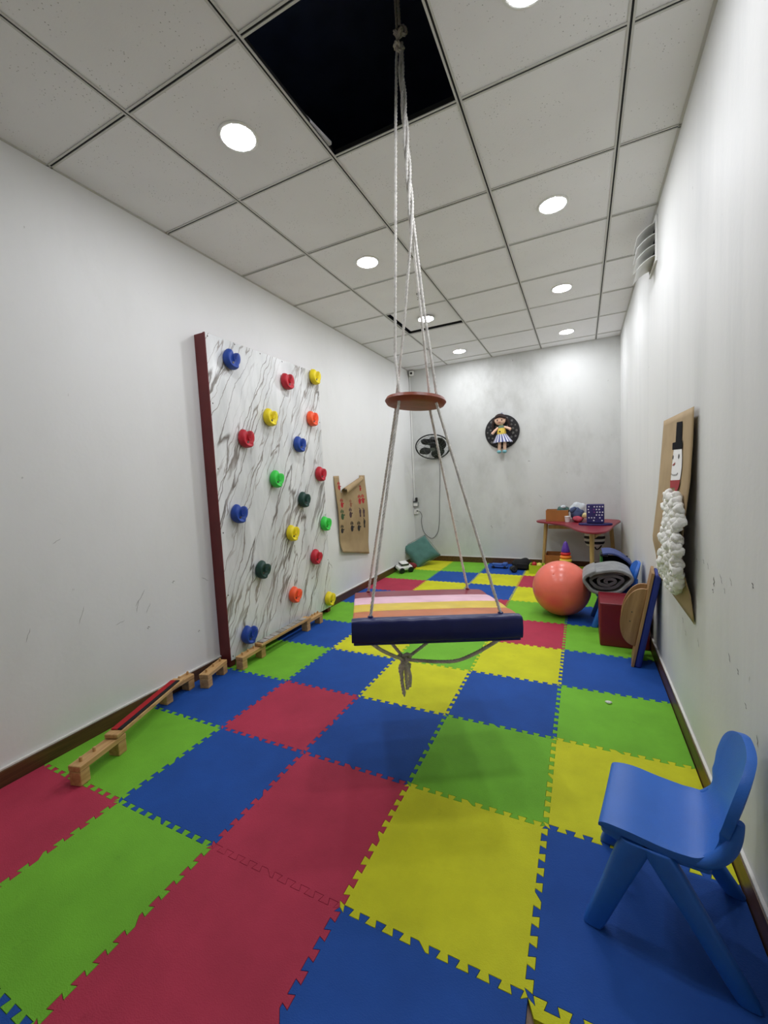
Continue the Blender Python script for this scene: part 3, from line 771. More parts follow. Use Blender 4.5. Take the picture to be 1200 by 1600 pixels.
# dotted upright panel on a navy base
mat('navy_card', (36, 28, 92), .6, .08, 14); mat('dot_white', (214, 212, 220), .6); mat('dot_purple', (120, 44, 128), .6)
t = thing('dotted_box', 'navy box printed with white dots standing on a navy tray on the table', 'box', (2.36, 4.98, ZTB + .021)); t.rotation_euler = (0, 0, radians(-6))
G().box((-.085, -.02, .001), (.085, .06, .205)).build('box_body', 'navy_card', t, smooth=0, bevel=.008, seg=3)
rnd = random.Random(4)
for r_ in range(6):
    for c_ in range(6):
        if rnd.random() < .28: continue
        x = -.066 + .0265 * c_ + (.006 if r_ % 2 else 0); z = .03 + .030 * r_
        G().lathe([(.0001, .0008), (.0074, .0008), (.0076, 0)], 10, T(x, -.02, z) @ RX(pi / 2)).build('dot', 'dot_purple' if (r_ in (3, 4) and c_ in (1, 2)) else 'dot_white', t)
t = thing('navy_tray', 'flat navy tray under the dotted box on the red table', 'tray', (2.36, 4.98, ZTB))
G().prism([(.165 * cos(2 * pi * q / 28), .085 * sin(2 * pi * q / 28)) for q in range(28)], .0005, .016).build('tray_base', 'navy_card', t, smooth=40, bevel=.004)
g = G(); g.tube([(.16 * cos(2 * pi * q / 28), .08 * sin(2 * pi * q / 28), .014) for q in range(29)], .006, 8); g.build('tray_rim', 'navy_card', t)
# striped bag hanging under the table
mat('stripe_white', (206, 204, 198), .8, .06, 10); mat('stripe_black', (22, 20, 24), .8, .06, 10)
t = thing('striped_bag', 'black and white striped cloth bag hanging under the red table', 'bag', (2.36, 5.30, .32))
for k in range(6):
    m_ = 'stripe_black' if k % 2 else 'stripe_white'
    r0 = (.075, .095, .105, .108, .106, .100, .090); z0 = k * .031
    G().lathe([(r0[k] * .55, z0), (r0[k], z0 + .002), ((r0[k] + r0[k + 1]) / 2 + .003, z0 + .016), (r0[k + 1], z0 + .0305), (r0[k + 1] * .55, z0 + .0305)], 24, Matrix.Diagonal((1.0, .6, 1, 1))).build('stripe', m_, t, smooth=50)
g = G(); g.tube([(-.06, 0, .18), (-.05, 0, .235), (.05, 0, .235), (.06, 0, .18)], .005, 8); g.build('handle', 'stripe_black', t)
g = G(); g.tube(smoothpts([(.0, -.03, .004), (.02, -.035, -.03), (.05, -.035, -.012), (.07, -.035, .02)], 4), .007, 8); g.build('loose_strap', 'stripe_black', t)

# ring stacker behind the ball, on a lime toy seat
t = thing('ring_stacker', 'rainbow ring stacking toy with purple cone top behind the coral ball', 'stacking toy', (2.070, 4.70, 0))
z = 0
for n_, c, r_, h_ in (('stack_purple', (96, 40, 140), .068, .07), ('stack_blue', (40, 90, 190), .066, .065), ('stack_green', (120, 180, 40), .064, .06), ('stack_green2', (150, 200, 40), .062, .05), ('stack_yellow', (240, 214, 70), .060, .038), ('stack_orange', (252, 134, 40), .056, .036), ('stack_red', (206, 26, 44), .050, .034)):
    mat(n_, c, .4, .04)
    G().lathe([(.012, z), (r_ - .012, z + .001), (r_, z + h_ * .3), (r_, z + h_ * .7), (r_ - .012, z + h_ - .001), (.012, z + h_)], 28).build('ring', n_, t, smooth=60); z += h_
mat('cone_purple', (84, 44, 150), .4, .04)
G().lathe([(.010, z), (.042, z + .001), (.044, z + .010), (.034, z + .05), (.020, z + .095), (.010, z + .112), (.0001, z + .116)], 28).build('cone_top', 'cone_purple', t, smooth=60)

# lime frame toy under table
mat('lime', (176, 206, 40), .5, .05)
t = thing('lime_frame', 'lime green plastic frame toy on the floor under the table', 'toy', (2.34, 5.28, 0))
G().box((-.17, -.012, .03), (.12, .012, .052)).build('bar', 'lime', t, smooth=0, bevel=.003)
G().box((-.17, .10, .03), (.12, .124, .052)).build('bar', 'lime', t, smooth=0, bevel=.003)
for x in (-.16, .11): G().box((x, -.014, 0), (x + .022, .126, .0298)).build('foot', 'lime', t, smooth=0, bevel=.003)
for a, x in ((-.20, .150), (.20, .150)):
    G().box((-.008, -.012, 0), (.008, .012, .19), T(x, 0, .004) @ RY(a * (1 if x > 0 else -1) * .6) ).build('upright', 'lime', t, smooth=0, bevel=.003)
G().box((.121, -.012, .006), (.14, .012, .05)).build('bar', 'lime', t, smooth=0, bevel=.003)

# storage bin beside the wall behind the chair
mat('bin_blue', (62, 76, 128), .7, .06, 10); mat('bin_green', (34, 108, 34), .7, .06, 10); mat('bin_dark', (14, 15, 20), .8)
t = thing('toy_bin', 'blue and green fabric toy bin with dark open front by the right wall', 'storage bin', (2.50, 4.12, 0))
G().box((-.125, -.13, 0), (-.110, .13, .455)).build('green_side', 'bin_green', t, smooth=0, bevel=.003)
G().box((.10, -.13, 0), (.115, .13, .40)).build('blue_side', 'bin_blue', t, smooth=0, bevel=.003)
G().box((-.109, .11, 0), (.099, .13, .42)).build('back_side', 'bin_dark', t, smooth=0)
G().box((-.109, -.13, 0), (.099, .109, .02)).build('bottom', 'bin_dark', t, smooth=0)
g = G(); g.grid(lambda u, v: (-.112 + .232 * u, -.145 + .28 * v, .472 + .025 * sin(pi * (u * .9 + .12)) - .085 * u * u), 10, 4, .012); g.build('lid', 'bin_blue', t, smooth=50)
G().box((-.128, -.14, .456), (-.07, .0, .474)).build('strap', 'bin_dark', t, smooth=0, bevel=.003)
G().box((-.109, -.128, .021), (.099, -.118, .20)).build('front_lip', 'bin_dark', t, smooth=0)

# lime crate with balls and toys by the ball
t = thing('toy_crate', 'small lime green crate of toys left of the coral ball', 'crate', (1.735, 5.20, 0))
for lo, hi in (((-.085, -.085, 0), (.085, -.077, .10)), ((-.085, .077, 0), (.085, .085, .10)), ((-.085, -.0768, 0), (-.077, .0768, .10)), ((.077, -.0768, 0), (.085, .0768, .10))):
    G().box(lo, hi).build('side', 'lime', t, smooth=0, bevel=.002)
G().box((-.0768, -.0768, 0), (.0768, .0768, .008)).build('bottom', 'lime', t, smooth=0)
mat('toy_yellow', (232, 222, 96), .5); mat('toy_red', (196, 40, 44), .5); mat('toy_teal', (26, 92, 110), .5)
tag(G().ball((0, 0, .032), .032, 20, 12).build('toy_ball', 'toy_yellow'), 'pale yellow toy ball lying in the lime crate', 'ball').location = (1.765, 5.165, .064)
tag(G().ball((0, 0, .03), .03, 20, 12).build('toy_ball', 'toy_red'), 'red toy ball lying in the lime crate', 'ball').location = (1.70, 5.235, .060)
tag(G().ball((0, 0, .028), .028, 20, 12).build('toy_ball', 'toy_teal'), 'dark teal toy ball lying in the lime crate', 'ball').location = (1.765, 5.245, .052)
for x_, y_, m_ in ((1.705, 5.17, 'toy_teal'), (1.735, 5.235, 'toy_red')): pass
for q, (x_, y_) in enumerate(((1.765, 5.165), (1.70, 5.235), (1.765, 5.245))):
    tag(G().box((-.022, -.022, 0), (.022, .022, .0555 - .004 * q)).build('toy_block', ('toy_red', 'toy_teal', 'toy_yellow')[q], bevel=.004), '%s toy block under the %s ball in the lime crate' % (('red', 'teal', 'yellow')[q], ('pale yellow', 'red', 'dark teal')[q]), 'toy block').location = (x_, y_, .0083)

# black backpack, wheel and blue tray on the floor by the end wall
mat('black_cloth', (15, 15, 17), .85, .1, 20, .4, 60)
t = thing('black_backpack', 'black cloth backpack lying on the floor by the end wall', 'backpack', (1.55, 5.36, 0))
g = G(); g.ball((0, 0, .065), (.135, .10, .068), 22, 14); g.v = [(x * (1 + .08 * sin(z * 50)), y, max(z + .010 * sin(x * 40), .002)) for x, y, z in g.v]; g.build('bag_body', 'black_cloth', t, smooth=60)
G().tube(smoothpts([(-.10, -.07, .05), (-.14, -.11, .03), (-.12, -.15, .010), (-.05, -.12, .02)], 5), .008, 8).build('strap', 'black_cloth', t)
G().box((-.07, -.11, .02), (.07, -.085, .085)).build('front_pocket', 'black_cloth', t, bevel=.010, seg=3)
mat('wheel_dark', (44, 58, 74), .5)
t = thing('toy_roller', 'small dark grey toy roller in front of the black backpack', 'toy', (1.475, 5.12, 0)); t.rotation_euler = (0, 0, .5)
G().lathe([(.012, -.018), (.036, -.018), (.042, -.012), (.042, .012), (.036, .018), (.012, .018)], 24, T(0, 0, .042) @ RX(pi / 2)).build('tyre', 'black_plastic', t, smooth=50)
G().lathe([(.0001, -.014), (.020, -.019), (.024, -.0185), (.024, .0185), (.020, .019), (.0001, .014)], 20, T(0, 0, .042) @ RX(pi / 2)).build('hubcap', 'wheel_dark', t, smooth=50)
mat('tray_blue', (52, 96, 176), .45)
t = thing('blue_toy_truck', 'low blue plastic toy lying by the end wall left of the backpack', 'toy', (1.27, 5.34, 0))
G().box((-.11, -.045, .016), (.10, .045, .036)).build('chassis', 'tray_blue', t, smooth=0, bevel=.006)
G().box((-.10, -.035, .0362), (.03, .035, .058)).build('bed', 'tray_blue', t, smooth=0, bevel=.008)
G().box((.035, -.038, .0362), (.095, .038, .072)).build('cab', 'tray_blue', t, smooth=0, bevel=.010)
for x in (-.075, .065):
    for y in (-.052, .040): G().lathe([(.001, 0), (.018, .001), (.018, .011), (.001, .012)], 14, T(x, y + .012, .018) @ RX(pi / 2)).build('wheel', 'black_plastic', t)

# ================================================================ CORNER: CUSHION, TOY
mat('cushion_green', (70, 112, 102), .9, .08, 12, .45, 24, sheen=.2)
t = thing('floor_cushion', 'dark teal square cushion propped up in the far left corner', 'cushion', (.215, 5.27, 0))
Mx = T(-.015, .035, .188) @ RZ(radians(24)) @ RX(radians(-40)) @ RY(radians(-30))
g = G(); N = 18
def cush(s):
    def fn(u, v):
        x, y = u * 2 - 1, v * 2 - 1
        e = ((1 - abs(x) ** 4) * (1 - abs(y) ** 4)) ** .5
        k = 1 - .07 * (1 - abs(x) ** 2) * abs(y) ** 3 ; k2 = 1 - .07 * (1 - abs(y) ** 2) * abs(x) ** 3
        wr = .004 * sin(x * 7 + y * 5) + .003 * sin(x * 3 - y * 11)
        return (x * .195 * k2, s * (.062 * e + wr * e), y * .195 * k)
    return fn
g.grid(cush(1), N, N, 0, Mx); g.grid(cush(-1), N, N, 0, Mx)
o = g.build('cover', 'cushion_green', t, smooth=80)
bm = bmesh.new(); bm.from_mesh(o.data); bmesh.ops.remove_doubles(bm, verts=bm.verts, dist=.0005); bmesh.ops.recalc_face_normals(bm, faces=bm.faces); bm.to_mesh(o.data); bm.free()
g = G(); g.tube([Mx @ Vector(p) for p in ((-.195, 0, -.195), (.195, 0, -.195), (.195, 0, .195), (-.195, 0, .195), (-.195, 0, -.195))], .003, 6); g.build('piping', 'cushion_green', t)
mat('plush_red', (120, 26, 34), .8, .1, 20)
t = thing('toy_car', 'white, black and red toy car tipped over beside the teal cushion', 'toy', (.13, 4.83, .0)); t.rotation_euler = (0, 0, .9); t.scale = (1.35, 1.35, 1.35)
G().box((-.075, -.045, .030), (.075, .045, .070), RX(.2)).build('car_body', 'white_plastic', t, bevel=.014, seg=3)
G().box((-.045, -.035, .070), (.035, .035, .105), RX(.2)).build('cabin', 'white_plastic', t, bevel=.014, seg=3)
G().box((-.046, -.0355, .078), (.036, .0355, .096), RX(.2)).build('window_band', 'black_plastic', t, bevel=.004)
for x in (-.048, .048):
    for y in (-.055, .048):
        G().lathe([(.001, 0), (.026, .001), (.029, .006), (.026, .017), (.001, .018)], 18, RX(.2) @ T(x, y + .012, .036) @ RX(pi / 2)).build('wheel', 'black_plastic', t, smooth=50)
t = thing('red_toy', 'dark red and black toy lying between the toy car and the cushion', 'toy', (.165, 5.01, 0)); t.rotation_euler = (0, 0, .2); t.scale = (1.25, 1.25, 1.25)
G().ball((0, 0, .035), (.062, .032, .035), 18, 12).build('body', 'plush_red', t, smooth=60)
G().ball((-.055, .0, .045), (.028, .026, .030), 14, 10).build('head', 'black_plastic', t, smooth=60)

# ================================================================ LEFT WALL POSTER
PO = thing('handprint_poster', 'torn brown kraft paper poster with painted handprints on the left wall', 'poster', (0, 3.80, .40))
O = PO.location
PYa, PYb, Pzt, Pzb = 3.47, 4.12, 1.272, .44
def px_off(u, v):   # distance from the wall
    return .006 + .030 * sin(pi * min(1, v * 1.05)) ** 1.5 * (.35 + .65 * abs(u - .5) * 1.2) + .030 * max(0, v - .85) / .15 * (1 - u * .6)
def paper(u, v):
    yy = PYa + (PYb - PYa) * u + .02 * max(0, v - .3) - .07 * max(0, v - .72) * (u - .2) + .03 * v * (1 - u)
    zz = Pzt + (Pzb - Pzt) * v + v * v * (.055 - .125 * u)
    return (px_off(u, v), yy, zz)
NU, NV = 26, 34
g = G(); g.grid(paper, NU, NV)
def torn(i, j):
    u = (i + .5) / NU; v = (j + .5) / NV
    edge = .20 - .20 * max(0, (u - .17)) / .60 * .72
    return .17 < u < .80 and v < edge
w = NU + 1
g.f = [f for k, f in enumerate(g.f) if not torn(k % NU, k // NU)]
o = g.build('sheet', 'kraft', PO, smooth=60, origin=O); sd = o.modifiers.new('solid', 'SOLIDIFY'); sd.thickness = .0012; sd.offset = 0
# curled flap along the tear
g = G()
def flap(u, v):
    uu = .17 + .63 * u; vv = .20 - .20 * (uu - .17) / .60 * .72
    p = Vector(paper(uu, vv)); a = v * 4.6; R = .036 - .010 * u
    return (p.x + R * (1 - cos(a)) + .001, p.y - .0 * a, p.z + R * sin(a))
g.grid(flap, 16, 14); o = g.build('curled_flap', 'kraft', PO, smooth=80, origin=O); sd = o.modifiers.new('solid', 'SOLIDIFY'); sd.thickness = .0012; sd.offset = 0
for n_, c in (('paint_red', (176, 32, 40)), ('paint_green', (50, 84, 48)), ('paint_purple', (74, 50, 56)), ('paint_black', (34, 30, 30)), ('paint_brown', (146, 92, 66))): mat(n_, c, .7, .15, 60)
def print_mark(u, v, kind, m_, s=1.0, a=0.0):
    g = G()
    def pt(x, y):
        ca, sa = cos(a), sin(a); x, y = (x * ca - y * sa) * s, (x * sa + y * ca) * s
        p = Vector(paper(u + x / (PYb - PYa), v + y / (Pzb - Pzt))); return (p.x + .0018, p.y, p.z)
    def blob(cx, cy, rx, ry, n=10):
        o_ = len(g.v); g.v += [pt(cx + rx * cos(2 * pi * k / n), cy + ry * sin(2 * pi * k / n)) for k in range(n)]; g.f.append(tuple(range(o_, o_ + n)))
    if kind == 'hand':
        blob(0, -.010, .019, .023)
        for dx, L in ((-.016, .020), (-.006, .027), (.005, .026), (.015, .020)): blob(dx * 1.1, .012 + L * .6, .0042, L * .55)
        blob(.025, .000, .010, .005)
    else:
        blob(0, .008, .015, .020); blob(.001, -.022, .011, .013); blob(.0, -.008, .010, .012)
        for k in range(5): blob(-.014 + .007 * k, .034 - .0012 * k * k, .0034, .004)
    g.build('paint_print', m_, PO, smooth=0, origin=O)
PRINTS = [(3.552, 1.165, 'hand', 'paint_red', 1.6), (3.57, 0.988, 'hand', 'paint_red', 1.8), (3.757, 0.974, 'hand', 'paint_brown', 1.5), (3.949, 1.002, 'hand', 'paint_red', 1.9), (4.023, 1.004, 'hand', 'paint_red', 1.9), (3.564, 0.87, 'hand', 'paint_green', 2.1), (3.739, 0.873, 'hand', 'paint_purple', 2.0), (3.944, 0.861, 'foot', 'paint_purple', 1.9), (4.022, 0.853, 'foot', 'paint_purple', 1.9), (3.554, 0.723, 'hand', 'paint_black', 1.8), (3.761, 0.724, 'hand', 'paint_black', 2.1), (3.907, 0.709, 'hand', 'paint_black', 2.0), (4.029, 0.733, 'foot', 'paint_black', 1.9), (3.989, 1.127, 'hand', 'paint_red', 1.2)]
for yy, zz, kind, m_, sc in PRINTS:
    u_ = (yy - PYa - .02) / (PYb - PYa)
    v_ = (zz - Pzt) / (Pzb - Pzt)
    for _ in range(8):
        p_ = paper(u_, v_); u_ += (yy - p_[1]) / (PYb - PYa); v_ += (zz - p_[2]) / (Pzb - Pzt)
    print_mark(u_, v_, kind, m_, sc * .74)

# ================================================================ RIGHT WALL SNOWMAN
PR = thing('snowman_poster', 'kraft paper poster of a snowman made of cotton balls on the right wall', 'poster', (RW, 2.35, .56))
O = PR.location
def lerp_tab(tab, z):
    if z >= tab[0][0]: return tab[0][1]
    for (z0, a), (z1, b) in zip(tab, tab[1:]):
        if z >= z1: t_ = (z0 - z) / (z0 - z1); return a + (b - a) * t_
    return tab[-1][1]
near = [(1.44, .016), (1.315, .018), (1.142, .026), (.968, .045), (.859, .052), (.769, .044), (.682, .020), (.563, .006)]
far = [(1.457, .016), (1.084, .040), (.821, .066), (.724, .048), (.627, .038), (.56, .03)]
def sheet(u, v):      # u 0 far .. 1 near, v 0 top .. 1 bottom
    zb = .61 - .05 * u; zt = 1.457 - .012 * u
    z = zt + (zb - zt) * v
    off = lerp_tab(far, z) * (1 - u) + lerp_tab(near, z) * u + .012 * sin(pi * u) * sin(pi * v)
    y = 2.68 + (2.02 - 2.68) * u
    return (RW - max(off, .004), y, z)
g = G(); g.grid(sheet, 18, 30); o = g.build('sheet', 'kraft', PR, smooth=70, origin=O); sd = o.modifiers.new('solid', 'SOLIDIFY'); sd.thickness = .0012; sd.offset = 0
def uv_of(y, z):
    u = (2.68 - y) / .66; zb = .61 - .05 * u; zt = 1.457 - .012 * u; return u, (zt - z) / (zt - zb)
def onpaper(y, z, d=.0025):
    u, v = uv_of(y, z); p = Vector(sheet(min(1, max(0, u)), min(1, max(0, v)))); return Vector((p.x - d, p.y, p.z))
def cutout(name, pts, m_, d, lab=None):
    # dense fan so the cut-out follows the sheet
    cy = sum(p[0] for p in pts) / len(pts); cz = sum(p[1] for p in pts) / len(pts)
    g = G(); R = 5; n = len(pts)
    g.v.append(tuple(onpaper(cy, cz, d)))
    for k in range(1, R + 1):
        for y, z in pts: g.v.append(tuple(onpaper(cy + (y - cy) * k / R, cz + (z - cz) * k / R, d)))
    for i in range(n): g.f.append((0, 1 + i, 1 + (i + 1) % n))
    for k in range(R - 1):
        for i in range(n): g.f.append((1 + k * n + i, 1 + (k + 1) * n + i, 1 + (k + 1) * n + (i + 1) % n, 1 + k * n + (i + 1) % n))
    return g.build(name, m_, PR, smooth=60, origin=O, label=lab)
mat('card_black', (16, 16, 19), .95, spec=.1); mat('card_white', (232, 231, 228), .7, .02); mat('card_red', (150, 26, 32), .7, .06); mat('cotton', (236, 235, 228), 1.0, .05, 40, .6, 120, sheen=.3); mat('ink', (40, 38, 40), .8)
def dens(P, n=6):
    out_ = []
    for i, p in enumerate(P):
        q = P[(i + 1) % len(P)]; out_ += [(p[0] + (q[0] - p[0]) * k / n, p[1] + (q[1] - p[1]) * k / n) for k in range(n)]
    return out_
cutout('hat_crown', dens([(2.311, 1.413), (2.196, 1.406), (2.181, 1.318), (2.294, 1.319)]), 'card_black', .003, 'black paper hat crown')
cutout('hat_brim', dens([(2.35, 1.322), (2.162, 1.322), (2.155, 1.285), (2.339, 1.289)]), 'card_black', .0045, 'black paper hat brim')
cutout('face', dens([(2.311, 1.292), (2.162, 1.288), (2.145, 1.248), (2.137, 1.207), (2.146, 1.155), (2.188, 1.147), (2.305, 1.145), (2.31, 1.22)]), 'card_white', .0038, 'white paper snowman face')
cutout('scarf', dens([(2.309, 1.147), (2.14, 1.153), (2.145, 1.121), (2.289, 1.113)]), 'card_red', .0055, 'red paper scarf')
cutout('scarf_tail', dens([(2.201, 1.12), (2.141, 1.122), (2.15, 1.111), (2.182, 1.087)]), 'card_red', .007)
cutout('nose', dens([(2.296, 1.218), (2.268, 1.225), (2.244, 1.232), (2.253, 1.219), (2.282, 1.215)], 3), 'card_red', .0055)
for y, z in [(2.195, 1.255), (2.302, 1.254)]:
    cutout('eye', [(y + .008 * cos(2 * pi * k / 10), z + .011 * sin(2 * pi * k / 10)) for k in range(10)], 'ink', .0055)
for y, z in [(2.296, 1.176), (2.27, 1.173), (2.246, 1.172), (2.224, 1.173), (2.203, 1.175), (2.189, 1.18)]:
    cutout('mouth_dot', [(y + .0045 * cos(2 * pi * q / 8), z + .0045 * sin(2 * pi * q / 8)) for q in range(8)], 'ink', .0055)
# cotton body: tufts glued over two rounded masses
rnd = random.Random(11)
BODY = [(1.111, 2.233, 2.07), (1.08, 2.291, 2.044), (1.049, 2.294, 2.017), (1.019, 2.267, 2.002), (0.988, 2.239, 1.987), (0.957, 2.24, 1.98), (0.926, 2.261, 1.983), (0.895, 2.27, 1.971), (0.865, 2.217, 1.947), (0.834, 2.223, 1.935), (0.803, 2.295, 1.933), (0.772, 2.368, 1.964), (0.741, 2.441, 2.006), (0.711, 2.436, 2.049), (0.68, 2.42, 2.106), (0.649, 2.347, 2.168)]
def span(z):
    for (z0, a0, b0), (z1, a1, b1) in zip(BODY, BODY[1:]):
        if z0 >= z >= z1: t_ = (z0 - z) / (z0 - z1); return a0 + (a1 - a0) * t_, b0 + (b1 - b0) * t_
    return None
tufts = []
for _ in range(6000):
    z = rnd.uniform(BODY[-1][0] + .001, 1.090); s_ = span(z); y = rnd.uniform(s_[1] + .014, s_[0] - .014)
    if all((y - a) ** 2 + (z - b) ** 2 > .021 ** 2 for a, b in tufts): tufts.append((y, z))
lump = []
for k in range(6):
    g = G(); g.ball((0, 0, 0), .0195, 12, 8); q = rnd.uniform(0, 6)
    g.v = [tuple(Vector(v) * (1 + .18 * sin(v[0] * 190 + q) * sin(v[1] * 170 + q) + .13 * sin(v[2] * 230 + q * 2))) for v in g.v]
    o = g.build('cotton_tuft', 'cotton', PR, smooth=80); lump.append(o)
first = {}
for n_, (y, z) in enumerate(tufts):
    base = lump[n_ % 6]
    o = base if n_ < 6 else base.copy()
    if n_ >= 6: COL.objects.link(o); o.parent = PR
    p = onpaper(y, z, .012 + rnd.uniform(0, .012)); o.location = p - O
    s_ = rnd.uniform(.8, 1.3); o.scale = (s_ * rnd.uniform(.8, 1), s_ * rnd.uniform(.85, 1.1), s_ * rnd.uniform(.85, 1.15)); o.rotation_euler = (rnd.uniform(0, 6), rnd.uniform(-.5, .5), rnd.uniform(0, 6))

# ================================================================ VENT
t = thing('air_deflector', 'white louvred air vent high on the right wall touching the ceiling', 'air vent', (RW, 3.16, 2.44)); O = t.location
g = G()
for lo, hi in (((RW - .012, 3.03, 2.437), (RW, 3.045, 2.70)), ((RW - .012, 3.285, 2.437), (RW, 3.30, 2.70)), ((RW - .012, 3.0455, 2.437), (RW, 3.2845, 2.452)), ((RW - .012, 3.0455, 2.685), (RW, 3.2845, 2.70))):
    G().box(lo, hi).build('frame', 'white_plastic', t, smooth=0, bevel=.002, origin=O)
G().box((RW - .003, 3.0455, 2.4525), (RW - .0005, 3.2845, 2.6845)).build('backing', 'slot', t, smooth=0, origin=O)
for k in range(4):
    z = 2.665 - .062 * k
    g = G(); g.grid(lambda u, v: (RW - .004 - .098 * u, 3.05 + .23 * v, z - .012 * u - .050 * u * u), 8, 2, .003); g.build('louvre', 'white_plastic', t, smooth=50, origin=O)

# ================================================================ BACK WALL: CCTV, TRUNKING, OUTLETS, FAN, DOLL
t = thing('security_camera', 'small white security camera with black lens in the far top corner', 'camera', (.050, BACK, 2.70)); t.rotation_euler = (0, 0, radians(12))
G().box((-.034, -.066, -.036), (.034, -.004, .034)).build('housing', 'white_plastic', t, bevel=.012, seg=3)
G().lathe([(.0001, 0), (.014, .001), (.0165, .004), (.0165, .012), (.0001, .012)], 20, T(0, -.066, -.006) @ RX(pi / 2) @ T(0, 0, -.008)).build('lens', 'black_plastic', t, smooth=40)
tag(G().box((.006, BACK - .014, .86), (.024, BACK, 2.66)).build('cable_trunking', 'white_plastic', smooth=0, bevel=.002), 'thin white cable trunking running down the far left corner', 'trunking')
mat('outlet_grey', (150, 152, 150), .5)
t = thing('power_adapter', 'grey socket box with a black adapter plugged in on top in the far left corner', 'socket', (.002, BACK, .83))
G().box((.0, -.045, -.035), (.075, 0, .032)).build('box', 'outlet_grey', t, smooth=0, bevel=.005)
G().box((.006, -.0465, -.028), (.069, -.0452, .012)).build('face_plate', 'white_plastic', t, smooth=0)
G().box((.040, -.060, .0325), (.064, -.014, .095)).build('adapter', 'black_plastic', t, smooth=0, bevel=.005)
G().box((.004, -.052, .0325), (.0395, -.014, .044)).build('adapter_plug', 'black_plastic', t, smooth=0, bevel=.004)
t = thing('wall_socket', 'white double socket with the fan plug in the far left corner', 'socket', (.002, BACK, .715))
G().box((.0, -.032, -.032), (.068, 0, .040)).build('box', 'white_plastic', t, smooth=0, bevel=.005)
G().box((.050, -.052, .006), (.066, -.0322, .024)).build('plug', 'black_plastic', t, smooth=0, bevel=.004)
G().box((.006, -.034, -.02), (.046, -.0322, .028)).build('face_plate', 'caulk', t, smooth=0)

FC = Vector((.392, 5.42, 1.632))
F = thing('wall_fan', 'black wall fan tilted downwards on the smudged end wall', 'fan', (FC.x, BACK, FC.z - .16)); O = F.location
FM = Matrix.Translation(FC) @ RZ(radians(14)) @ RX(radians(49))     # local -y is the blowing side
mat('wire', (120, 124, 124), .45, metal=.6)
def torus(g, R, r, y, n=48):
    g.tube([FM @ Vector((R * cos(2 * pi * k / n), y, R * sin(2 * pi * k / n))) for k in range(n + 1)], r, 8, False); return g
torus(G(), .232, .009, -.012).build('cage_rim', 'black_plastic', F, smooth=60, origin=O)
torus(torus(G(), .213, .003, -.03), .12, .002, -.052).build('cage_ring', 'wire', F, smooth=60, origin=O)
for k in range(24):
    a = 2 * pi * k / 24
    G().tube([FM @ Vector((.035 * cos(a), -.062, .035 * sin(a))), FM @ Vector((.14 * cos(a + .1), -.05, .14 * sin(a + .1))), FM @ Vector((.229 * cos(a + .2), -.014, .229 * sin(a + .2)))], .0011, 5).build('cage_wire', 'wire', F, origin=O)
for k in range(24):
    a = 2 * pi * k / 24
    G().tube([FM @ Vector((.06 * cos(a), .062, .06 * sin(a))), FM @ Vector((.16 * cos(a), .045, .16 * sin(a))), FM @ Vector((.229 * cos(a), -.008, .229 * sin(a)))], .0011, 5).build('cage_wire', 'wire', F, origin=O)
for k in range(4):
    a0 = k * pi / 2 + .35; g = G()
    def bl(u, v):
        r_ = .03 + .172 * u; sp = (.34 + .78 * sin(pi * min(1, u * .9 + .12)) ** .7) * (v - .5) * 1.35
        a = a0 + sp + .25 * u
        return FM @ Vector((r_ * cos(a), -.02 + .045 * (v - .5), r_ * sin(a)))
    g.grid(bl, 10, 8, .003); g.build('blade', 'black_plastic', F, smooth=60, origin=O)
G().lathe([(.0001, -.035), (.028, -.033), (.038, -.02), (.038, .012), (.0001, .013)], 24, FM @ RX(pi / 2) @ Matrix.Diagonal((1, 1, -1, 1)) @ T(0, 0, .0) @ RX(pi) @ T(0, 0, .0)).build('hub', 'black_plastic', F, smooth=50, origin=O)
G().lathe([(.055, -.062), (.070, -.066), (.072, -.10), (.055, -.135), (.0001, -.14)], 24, FM @ RX(pi / 2)).build('motor_housing', 'black_plastic', F, smooth=50, origin=O)
G().lathe([(.0001, .064), (.034, .062), (.034, .058), (.0001, .057)], 24, FM @ RX(pi / 2)).build('badge', 'wire', F, smooth=40, origin=O)
G().tube([FM @ Vector((0, .11, -.02)), Vector((FC.x, BACK - .06, FC.z + .02)), Vector((FC.x, BACK - .05, FC.z - .05)), Vector((FC.x, BACK - .022, FC.z - .09))], .020, 12).build('arm', 'black_plastic', F, smooth=50, origin=O)
G().box((FC.x - .045, BACK - .024, FC.z - .16), (FC.x + .045, BACK - .0005, FC.z - .02)).build('wall_plate', 'black_plastic', F, smooth=0, bevel=.008, origin=O)
for dx in (-.02, .03):
    G().tube(smoothpts([(FC.x + dx, BACK - .03, FC.z - .15), (FC.x + dx, BACK - .032, FC.z - .20), (FC.x + dx, BACK - .03, FC.z - .235)], 3), .0015, 6).build('pull_cord', 'white_plastic', F, origin=O)
cab = smoothpts([(.069, BACK - .044, .733), (.100, BACK - .03, .715), (.118, BACK - .012, .66), (.108, BACK - .012, .57), (.130, BACK - .012, .44), (.19, BACK - .012, .36), (.261, BACK - .012, .326), (.32, BACK - .012, .365), (.363, BACK - .012, .449), (.386, BACK - .012, .617), (.399, BACK - .012, .893), (.415, BACK - .012, 1.166), (.418, BACK - .012, 1.35), (.410, BACK - .018, 1.47)], 6)
G().tube(cab, .0032, 8).build('power_cord', 'black_plastic', F, smooth=60, origin=O)

